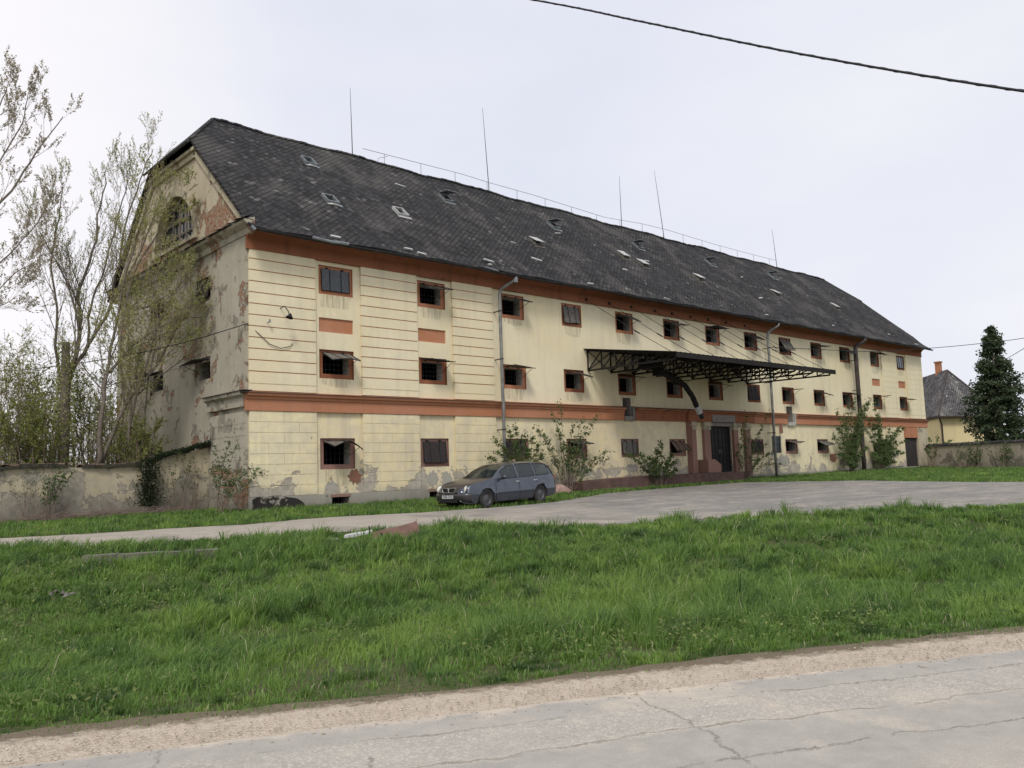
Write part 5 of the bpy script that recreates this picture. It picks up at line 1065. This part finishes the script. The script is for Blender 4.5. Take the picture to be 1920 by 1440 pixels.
bush('wild_bush', 'large straggly bush with long arching shoots just right of the parked car', (1065, 905), [(1095, 782), (1122, 776), (1050, 748), (1075, 790), (1020, 815), (1000, 800), (1130, 858), (1145, 845), (1040, 860), (1110, 880), (1090, 810), (1060, 830), (1045, 800), (1100, 860)], .105, 3, 61, -.6, GB, more=8)
bush('wild_bush', 'dense leafy bush behind the rear of the parked car at the first downpipe', (985, 900), [(912, 855), (925, 820), (950, 800), (965, 795), (985, 810), (1010, 830), (1020, 850), (940, 835), (965, 830), (990, 845), (1005, 870), (975, 860), (930, 845), (1000, 815)], .10, 6, 62, -.7, GB, side=9)
bush('wild_bush', 'compact dark green bush on the loading dock below the brown shutter', (1240, 890), [(1172, 852), (1195, 850), (1212, 868), (1240, 826), (1232, 840), (1262, 850), (1268, 865), (1270, 880), (1205, 882), (1225, 862), (1250, 866), (1215, 855)], .11, 5, 63, -1.35, GB, side=9)
bush('wild_bush', 'thin climbing bush right of the iron door', (1400, 898), [(1388, 800), (1398, 772), (1445, 768), (1430, 800), (1380, 850), (1415, 835), (1450, 850), (1470, 872), (1405, 820), (1440, 830), (1385, 830), (1425, 860)], .10, 4, 64, -.7, GB)
bush('wild_bush', 'tall dense climbing bush around the thick dark downpipe', (1598, 884), [(1568, 768), (1590, 755), (1602, 745), (1625, 752), (1632, 748), (1575, 800), (1585, 830), (1610, 790), (1570, 850), (1620, 810), (1600, 840), (1580, 780), (1612, 770), (1595, 810), (1560, 815), (1628, 840), (1606, 860), (1590, 868)], .12, 5, 65, -.7, GB, side=9, cover=.25, more=16)
bush('wild_bush', 'wide leafy climber between the thick downpipe and the dark side door', (1655, 882), [(1645, 770), (1640, 790), (1650, 805), (1670, 800), (1698, 800), (1702, 826), (1698, 850), (1618, 800), (1625, 780), (1665, 830), (1640, 830), (1635, 855), (1660, 855), (1680, 868), (1650, 782), (1672, 815), (1645, 845), (1675, 845)], .12, 5, 66, -.6, GB, side=9, cover=.25, more=18)
GW = 'saplings growing against the yard wall'
bush('wall_sapling', 'bare thin sapling against the yard wall at the far left', (45, 965), [(40, 885), (55, 880), (10, 900), (60, 905), (70, 880)], .06, 1, 71, 2.6, GW, side=3)
bush('wall_sapling', 'leafy sapling against the yard wall, second from the left edge', (88, 968), [(110, 885), (118, 880), (130, 895), (95, 900), (145, 880), (80, 895)], .085, 3, 72, 2.55, GW, side=5)
bush('wall_sapling', 'thin vine on the short wall section beside the dark pier', (330, 965), [(318, 870), (345, 850), (335, 845), (360, 860), (300, 900)], .07, 2, 73, 2.6, GW, side=5)
bush('wall_sapling', 'single-stemmed sapling on the sloping wall near the granary corner', (362, 968), [(365, 850), (358, 870), (385, 855), (372, 880)], .06, 1, 74, 2.6, GW, side=4)
bush('corner_bush', 'tangled bush at the left corner of the granary with leaves over the wall edge', (415, 962), [(405, 830), (432, 820), (445, 830), (420, 850), (450, 880), (475, 875), (500, 882), (490, 878), (400, 870), (440, 900), (425, 880)], .075, 3, 75, -.35, None, side=6)
# ivy hanging over the pier
Pk = Plant(80)
for k in range(1500):
    x = 10.13+Pk.r.gauss(0, .19); z = Pk.r.uniform(.3, 1.85); 
    if z < .9: x += Pk.r.gauss(0, .12)
    Pk.leaf(Vector((x, 2.68+Pk.r.uniform(-.07, .03), z)), .075)
for k in range(2500): x = 10.3+1.95*Pk.r.random(); Pk.leaf(Vector((x, 2.8+Pk.r.gauss(0, .09), wtop(x)+.1+abs(Pk.r.gauss(0, .06)))), .07)
for k in range(5): x = 10.0+.1*k; Pk.w.tube([(x, 2.70, -.1), (x+.05, 2.68, .7), (x-.03, 2.67, 1.7)], .014, 4)
Pk.finish('ivy', 'dark ivy hanging over the pier and coping of the yard wall', 'ivy', (10.13, 2.7, 0), M['bark'], M['bark_thin'], M['ivy'], None, 'stems')
# dry branches heaped along the wall foot
Pk = Plant(81)
for k in range(150):
    x = Pk.r.uniform(6, 11.6); y = 2.45+Pk.r.gauss(0, .25); l = Pk.r.uniform(.5, 1.8); an = Pk.r.gauss(0, .35)
    if y < 2.85: Pk.thin.tube([(x-l/2, y, g1(x, y)+.03), (x, y+an*.1, g1(x, y)+.08+Pk.r.random()*.22), (x+l/2*math.cos(an), min(2.86, y+l/2*math.sin(an)*.4), g1(x, y)+.02+Pk.r.random()*.15)], [.012, .010, .005], 4)
for k in range(60):
    x = Pk.r.uniform(5, 12.1); Pk.thin.tube([(x, 2.72, -.05), (x+Pk.r.gauss(0, .12), 2.75, .3), (x+Pk.r.gauss(0, .25), 2.78, Pk.r.uniform(.5, 1.1))], [.008, .006, .003], 3)
o = Pk.thin.build('fallen_branches', M['bark_thin']); tag(o, 'heap of dry fallen branches along the foot of the yard wall', 'branches', kind='stuff')
# small saplings and weeds by the right wall
bush('wall_vine', 'vine climbing at the granary end of the right-hand wall', (1752, 882), [(1742, 820), (1760, 818), (1775, 830), (1735, 840), (1785, 825), (1765, 845)], .14, 3, 91, -.8, 'vines on the right-hand wall')

# ------------------------------------------------------------ right-hand side: wall, house, conifer
RWa, RWb = atz(1744, 880, 63.2), atz(1990, 876, 54)
RW = thing('boundary_wall', 'low weathered stone boundary wall with dark coping right of the granary', 'wall', (RWa.x, RWa.y, 0))
mb = MB(); A, Bq = Vector((RWa.x, RWa.y, -.3)), Vector((RWb.x, RWb.y, -.3)); A = A-(Bq-A)*.02; Bq = Bq+(Bq-A)*.6; nrm = Vector((Bq.y-A.y, A.x-Bq.x, 0)).normalized()*-.4
for k in range(20):
    a, b_ = A.lerp(Bq, k/20), A.lerp(Bq, (k+1)/20); za, zb_ = 1.88+.03*math.sin(k), 1.88+.03*math.sin(k+1)
    mb.quad((a.x, a.y, -.3), (b_.x, b_.y, -.3), (b_.x, b_.y, zb_), (a.x, a.y, za)); mb.quad((a.x+nrm.x, a.y+nrm.y, -.3), (b_.x+nrm.x, b_.y+nrm.y, -.3), (b_.x+nrm.x, b_.y+nrm.y, zb_), (a.x+nrm.x, a.y+nrm.y, za))
mb.build('wall_body', M['right_wall'], RW)
mb = MB()
for k in range(40):
    a, b_ = A.lerp(Bq, k/40), A.lerp(Bq, (k+.97)/40); z = 1.885; f = -nrm*.2
    mb.poly([(a.x+f.x, a.y+f.y, z), (b_.x+f.x, b_.y+f.y, z), (b_.x+nrm.x*.5, b_.y+nrm.y*.5, z+.14), (a.x+nrm.x*.5, a.y+nrm.y*.5, z+.14)]); mb.poly([(a.x+f.x, a.y+f.y, z-.06), (b_.x+f.x, b_.y+f.y, z-.06), (b_.x+f.x, b_.y+f.y, z), (a.x+f.x, a.y+f.y, z)])
mb.build('coping', M['roof'], RW)
for k, (px, lb) in enumerate(((1835, 'vine mat climbing over the boundary wall below the conifer'), (1890, 'vine mat on the boundary wall at the right edge'))):
    Pk = Plant(92+k)
    for q in range(26):
        x = px+Pk.r.gauss(0, 22); zc = 63.2-(px-1744)*.0375-.4; b_ = atz(x, 879, zc); t_ = atz(x+Pk.r.gauss(0, 12), Pk.r.uniform(826, 850), zc); Pk.thin.tube([b_, b_.lerp(t_, .5)+Vector((Pk.r.gauss(0, .15), 0, 0)), t_], [.03, .02, .01], 3)
        for l in range(26): Pk.leaf(b_.lerp(t_, Pk.r.uniform(.3, 1.08))+Vector((Pk.r.gauss(0, .2), Pk.r.gauss(0, .1), Pk.r.gauss(0, .12))), .15)
    Pk.finish('wall_vine', lb, 'vine', (atz(px, 879, 60).x, atz(px, 879, 60).y, 0), M['bark_thin'], M['bark_thin'], M['leaf'], 'vines on the right-hand wall')
# pyramid-roofed house beyond
EZh = atz(1762, 780, 82).z; AZh = atz(1785, 693, 88).z
def flat(px, zc, z): p = atz(px, 800, zc); return Vector((p.x, p.y, z))
c0_, c1_, c3_ = flat(1762, 82, 0), flat(1885, 85, 0), flat(1668, 103, 0); cs = [c0_, c1_, c1_+(c3_-c0_), c3_]; Cc = (cs[0]+cs[2])/2
apx = flat(1785, 88, AZh); ap2 = flat(1722, 99, AZh)
HT = thing('neighbour_house', 'pale yellow house with a grey hipped slate roof and brick chimney behind the granary', 'building', (Cc.x, Cc.y, 0)); mb = MB()
e = [Vector((c.x, c.y, EZh)) for c in cs]
for q_ in ((e[0], e[1], apx, apx), (e[0], e[3], ap2, apx), (e[1], e[2], ap2, apx), (e[3], e[2], ap2, ap2)):
    a, b_, c2, d2 = q_
    for i in range(6):
        t0, t1 = i/6, (i+1)/6; mb.quad(tuple(a.lerp(d2, t0)), tuple(b_.lerp(c2, t0)), tuple(b_.lerp(c2, t1)), tuple(a.lerp(d2, t1)))
hr = mb.build('roof', M['roof_house'], HT); q = hr.modifiers.new('t', 'SOLIDIFY'); q.thickness = .12; q.offset = -1
mb = MB(); hw_ = weathered('neighbour_yellow_plaster', (.72, .60, .34), (.5, .45, .35), grey=-.1, brick=-.5, stain=.5, zlow=1.)
ic = [Vector((Cc.x, Cc.y, 0))+(c-Vector((Cc.x, Cc.y, 0)))*.93 for c in cs]
for k in range(4): a, b_ = ic[k], ic[(k+1) % 4]; mb.quad((a.x, a.y, -1), (b_.x, b_.y, -1), (b_.x, b_.y, EZh+.2), (a.x, a.y, EZh+.2))
mb.build('wall', hw_, HT)
mb = MB()
for k in range(4): a, b_ = cs[k], cs[(k+1) % 4]; mb.tube([(a.x, a.y, EZh-.06), (b_.x, b_.y, EZh-.06)], .09, 6)
a = ic[0]; mb.tube([(cs[0].x, cs[0].y, EZh-.1), (a.x, a.y-.2, EZh-.8), (a.x-.1, a.y-.2, 0)], .08, 6); mb.build('gutter', M['pipe_dark'], HT)
hip = MB()
for k, ap_ in enumerate((apx, apx, ap2, ap2)): hip.tube([(cs[k].x, cs[k].y, EZh+.05), tuple(ap_+Vector((0, 0, .03)))], .09, 5)
hip.tube([tuple(apx+Vector((0, 0, .03))), tuple(ap2+Vector((0, 0, .03)))], .09, 5)
hip.build('hip_tiles', M['pipe_dark'], hr)
cb = atz(1761.5, 712, 91); ct = atz(1761.5, 680, 91); mb = MB(); mb.box(cb.x-.25, cb.x+.25, cb.y-.27, cb.y+.27, cb.z-.9, ct.z); mb.box(cb.x-.33, cb.x+.33, cb.y-.35, cb.y+.35, ct.z, ct.z+.14)
mb.build('chimney', simple('orange_chimney_brick', (.38, .17, .09), .9, var=.4, scale=5), hr)
mb = MB(); rr = random.Random(3)
u = (cs[3]-cs[0]).normalized()
for t, s in ((.30, .78), (.26, .72), (.12, .45)):
    c = Vector((cs[0].x, cs[0].y, EZh)).lerp(Vector((cs[3].x, cs[3].y, EZh)), t).lerp(apx, s); c = Vector((cs[0].x, cs[0].y, EZh)).lerp(Vector((cs[3].x, cs[3].y, EZh)), t).lerp(apx.lerp(ap2, t), s); c = c+(Vector((CAM.x, CAM.y, 6))-c).normalized()*.12; mb.tube([c-u*.4, c+u*.4], .07, 4)
mb.build('roof_patch', M['white'], hr)
# conifer
Pk = Plant(99); cb = atz(1882, 880, 72); H_ = atz(1852, 612, 72).z; px1m = F/72
def crad(t): return float(np.interp(t, [0, .12, .3, .45, .6, .75, .88, .96, 1], [2.3, 2.65, 2.6, 2.2, 1.65, 1.1, .68, .28, .03]))
Pk.w.tube([(cb.x, cb.y, -.2), (cb.x, cb.y, H_*.5), (cb.x+.05, cb.y, H_)], [.28, .16, .02], 8)
for k in range(430):
    t = Pk.r.random()**1.15*.985; an = Pk.r.uniform(0, 6.283); R2 = crad(t)*Pk.r.uniform(.6, 1.2)*(1+.10*math.sin(an*3+t*9)); z = .3+H_*t
    p0 = Vector((cb.x, cb.y, z)); p1 = p0+Vector((math.cos(an)*R2, math.sin(an)*R2, R2*Pk.r.uniform(-.05, .28))); Pk.thin.tube([p0, p1], [.04, .01], 3)
    nq = int(30+24*R2)
    for q in range(nq):
        s = Pk.r.random()**.5; c = p0.lerp(p1, s)+Vector((Pk.r.gauss(0, .12), Pk.r.gauss(0, .12), Pk.r.gauss(-.08, .10)))*(.5+s*.8); Pk.leaf(c, Pk.r.uniform(.14, .32))
Pk.finish('conifer', 'tall dark green conifer with a drooping tip behind the boundary wall', 'tree', (cb.x, cb.y, 0), M['bark'], M['bark'], M['conifer'])

# ------------------------------------------------------------ cables
def cable(name, label, pts, r, n=5):
    P = [Vector(p) for p in pts]; F_ = []
    for k in range(len(P)-1):
        a, b_, c, d = P[max(k-1, 0)], P[k], P[k+1], P[min(k+2, len(P)-1)]
        for q in range(10): t = q/10; F_.append(.5*((2*b_)+(c-a)*t+(2*a-5*b_+4*c-d)*t*t+(3*b_-a-3*c+d)*t**3))
    F_.append(P[-1]); mb = MB(); mb.tube(F_, r, n); return tag(mb.build(name, M['wire'], None, True), label, 'cable')
P_ = [atz(500, -85, 19), atz(990, -2, 15), atz(1200, 40, 13.5), atz(1500, 101, 11.6), atz(1920, 171, 9.4), atz(2500, 240, 7.2)]
cable('overhead_cable', 'thick twisted black overhead cable crossing the sky above the road', P_, .015, 6)
mb = MB(); F_ = []
for k in range(5):
    a, b_, c, d = P_[max(k-1, 0)], P_[k], P_[k+1], P_[min(k+2, 5)]
    for q in range(60): t = q/60; F_.append(.5*((2*b_)+(c-a)*t+(2*a-5*b_+4*c-d)*t*t+(3*b_-a-3*c+d)*t**3))
mb.tube([p+Vector((0, .012*math.cos(i*.9), .012*math.sin(i*.9))) for i, p in enumerate(F_)], .009, 4); o = mb.build('strand', M['wire'], bpy.data.objects['overhead_cable'])
cable('service_wire', 'thin wire running left from the granary corner through the trees', [(12.25, -.05, 6.12), atz(350, 641, 28.5), atz(240, 666, 29.5), atz(117, 685, 31), atz(0, 695, 33), atz(-200, 690, 36)], .016)
cable('service_wire', 'thin wire leaving the granary facade toward the right edge of the photo', [(44.5, -.15, 7.75), atz(1530, 655, 49.5), atz(1640, 659, 50), atz(1740, 653, 49.5), atz(1830, 645, 48.5), atz(1925, 633, 47), atz(2100, 600, 44)], .018)
cable('service_wire', 'short wire end crossing the sky right of the conifer', [atz(1885, 674, 60), atz(1925, 650, 55), atz(2000, 600, 50)], .02)

# ------------------------------------------------------------ odds and ends on the verge
a, b_ = Vector((4.55, -10.05, 0)), Vector((6.45, -11.2, 0)); d = (b_-a).normalized(); ang = math.atan2(d.y, d.x); c = (a+b_)/2
T_ = Matrix.Translation((c.x, c.y, g1(c.x, c.y)+.03)) @ Matrix.Rotation(ang, 4, 'Z'); mb = MB()
for k in range(8): x = -1.1+k*.275; mb.box(x, x+.272, -.16, .16, -.3, .085+.006*math.sin(k*2.2), T_)
tag(mb.build('concrete_slab', simple('dirty_kerb_concrete', (.13, .12, .10), .95, var=.5, scale=7)), 'long low concrete kerb slab half buried in the grass on the left', 'slab')
SM = thing('metal_casing', 'dented rust-pink metal casing lying open on the grass by the lane', 'scrap metal', (11.2, -10.9, g1(11.2, -10.9)))
rustpink = simple('rust_pink_sheet', (.19, .11, .09), .75, .0, var=.25, scale=5); dv = Vector((.897, -.442, 0)); nv = Vector((.442, .897, 0))
c0 = Vector((9.95, -11.9, 0)); c0.z = g1(c0.x, c0.y); KS = .78
def Q(u, v, z): p = c0+Vector((dv.x*u+nv.x*v, dv.y*u+nv.y*v, 0))*KS; return (p.x, p.y, c0.z+z*KS)
mb = MB(); pr = [(-.72, .05, .10), (-.45, .16, .16), (.0, .22, .22), (.38, .24, .27)]
front = [Q(-.85, -.05, .02), Q(-.5, -.08, -.02), Q(0, -.1, -.04), Q(.5, -.1, -.04)]; topl = [Q(-.80, -.02, .20), Q(-.45, .0, .27), (Q(0, .0, .34)), Q(.34, .03, .42)]; back = [Q(-.8, .35, .05), Q(-.45, .4, .16), Q(0, .42, .20), Q(.36, .42, .25)]
for i in range(3): mb.quad(front[i], front[i+1], topl[i+1], topl[i]); mb.quad(topl[i], topl[i+1], back[i+1], back[i])
mb.quad(front[3], Q(.62, .3, -.02), back[3], topl[3]); mb.quad(Q(.34, .03, .42), Q(.36, .42, .25), Q(.37, .40, .28), Q(.36, .1, .47))
o = mb.build('casing', rustpink, SM); q = o.modifiers.new('t', 'SOLIDIFY'); q.thickness = .012
mb = MB(); mb.poly([Q(-.60, -.092, .05), Q(-.56, -.096, .05), Q(-.56, -.07, .19), Q(-.60, -.07, .18)]); mb.tube([Q(-.86, .02, .17), Q(-.88, .0, .36)], .014, 5); mb.build('slot', M['iron'], SM)
mb = MB(); F_ = [Q(-1.5, .05, .14), Q(-1.2, .0, .17), Q(-.95, .05, .20), Q(-.78, .05, .24)]; Bk = [Q(-1.45, .25, .16), Q(-1.2, .3, .20), Q(-.95, .3, .22), Q(-.78, .3, .25)]
for i in range(3): mb.quad(F_[i], F_[i+1], Bk[i+1], Bk[i]); mb.quad(F_[i], F_[i+1], Vector(F_[i+1])+Vector((0, 0, -.05)), Vector(F_[i])+Vector((0, 0, -.04)))
mb.build('torn_panel', M['white'], SM)
mb = MB(); rr = random.Random(2)
for k in range(5):
    px, py = 92+k*11+rr.uniform(-3, 3), 1113+rr.uniform(-4, 5); d_ = ray(px, py); t = (-.42-CAM.z)/d_.z; p = CAM+d_*t; s = rr.uniform(.03, .07); an = rr.uniform(0, 3)
    q = [Vector((math.cos(an+i*1.57)*s, math.sin(an+i*1.57)*s, rr.uniform(-.02, .05))) for i in range(4)]; ctr = p+Vector((0, 0, .06))
    for i in range(4): mb.poly([tuple(p+q[i]), tuple(p+q[(i+1) % 4]), tuple(ctr)])
tag(mb.build('plastic_litter', M['flap']), 'scraps of dirty pale plastic sheet scattered in the grass at the far left', 'litter')
# paving edge showing through the grass along the lane
mb = MB(); rr = random.Random(6)
for k in range(30):
    t = k/30; x, y = 8.0+t*12., -10.6-t*5.8; s_off = rr.uniform(-.1, .1)
    if rr.random() < .55:
        T_ = Matrix.Translation((x, y+s_off, g1(x, y))) @ Matrix.Rotation(-.45+rr.gauss(0, .1), 4, 'Z'); mb.box(-.2, .2, -.12, .12, -.1, rr.uniform(.02, .055), T_)
tag(mb.build('paving_edge', M['concrete']), 'broken line of old kerb stones along the verge beside the lot', 'kerb stones', kind='structure')
mb = MB(); mb.lathe([(.0, .45), (.18, .43), (.42, .3), (.55, .1), (.5, -.2)], Matrix.Translation((25.6, -.95, .0)) @ Matrix.Diagonal((1.2, .6, .9, 1)), 14)
mb.v = [(x+.06*math.sin(z*19+x*7), y+.05*math.sin(x*13), z+.04*math.sin(x*9+y*11)) for x, y, z in mb.v]; tag(mb.build('rubble_mound', simple('pinkish_rubble', (.33, .22, .18), .95, var=.4, scale=7, bump=.8), None, True), 'pinkish mound of rubble at the wall left of the loading dock', 'rubble')
print('LEAVES done')
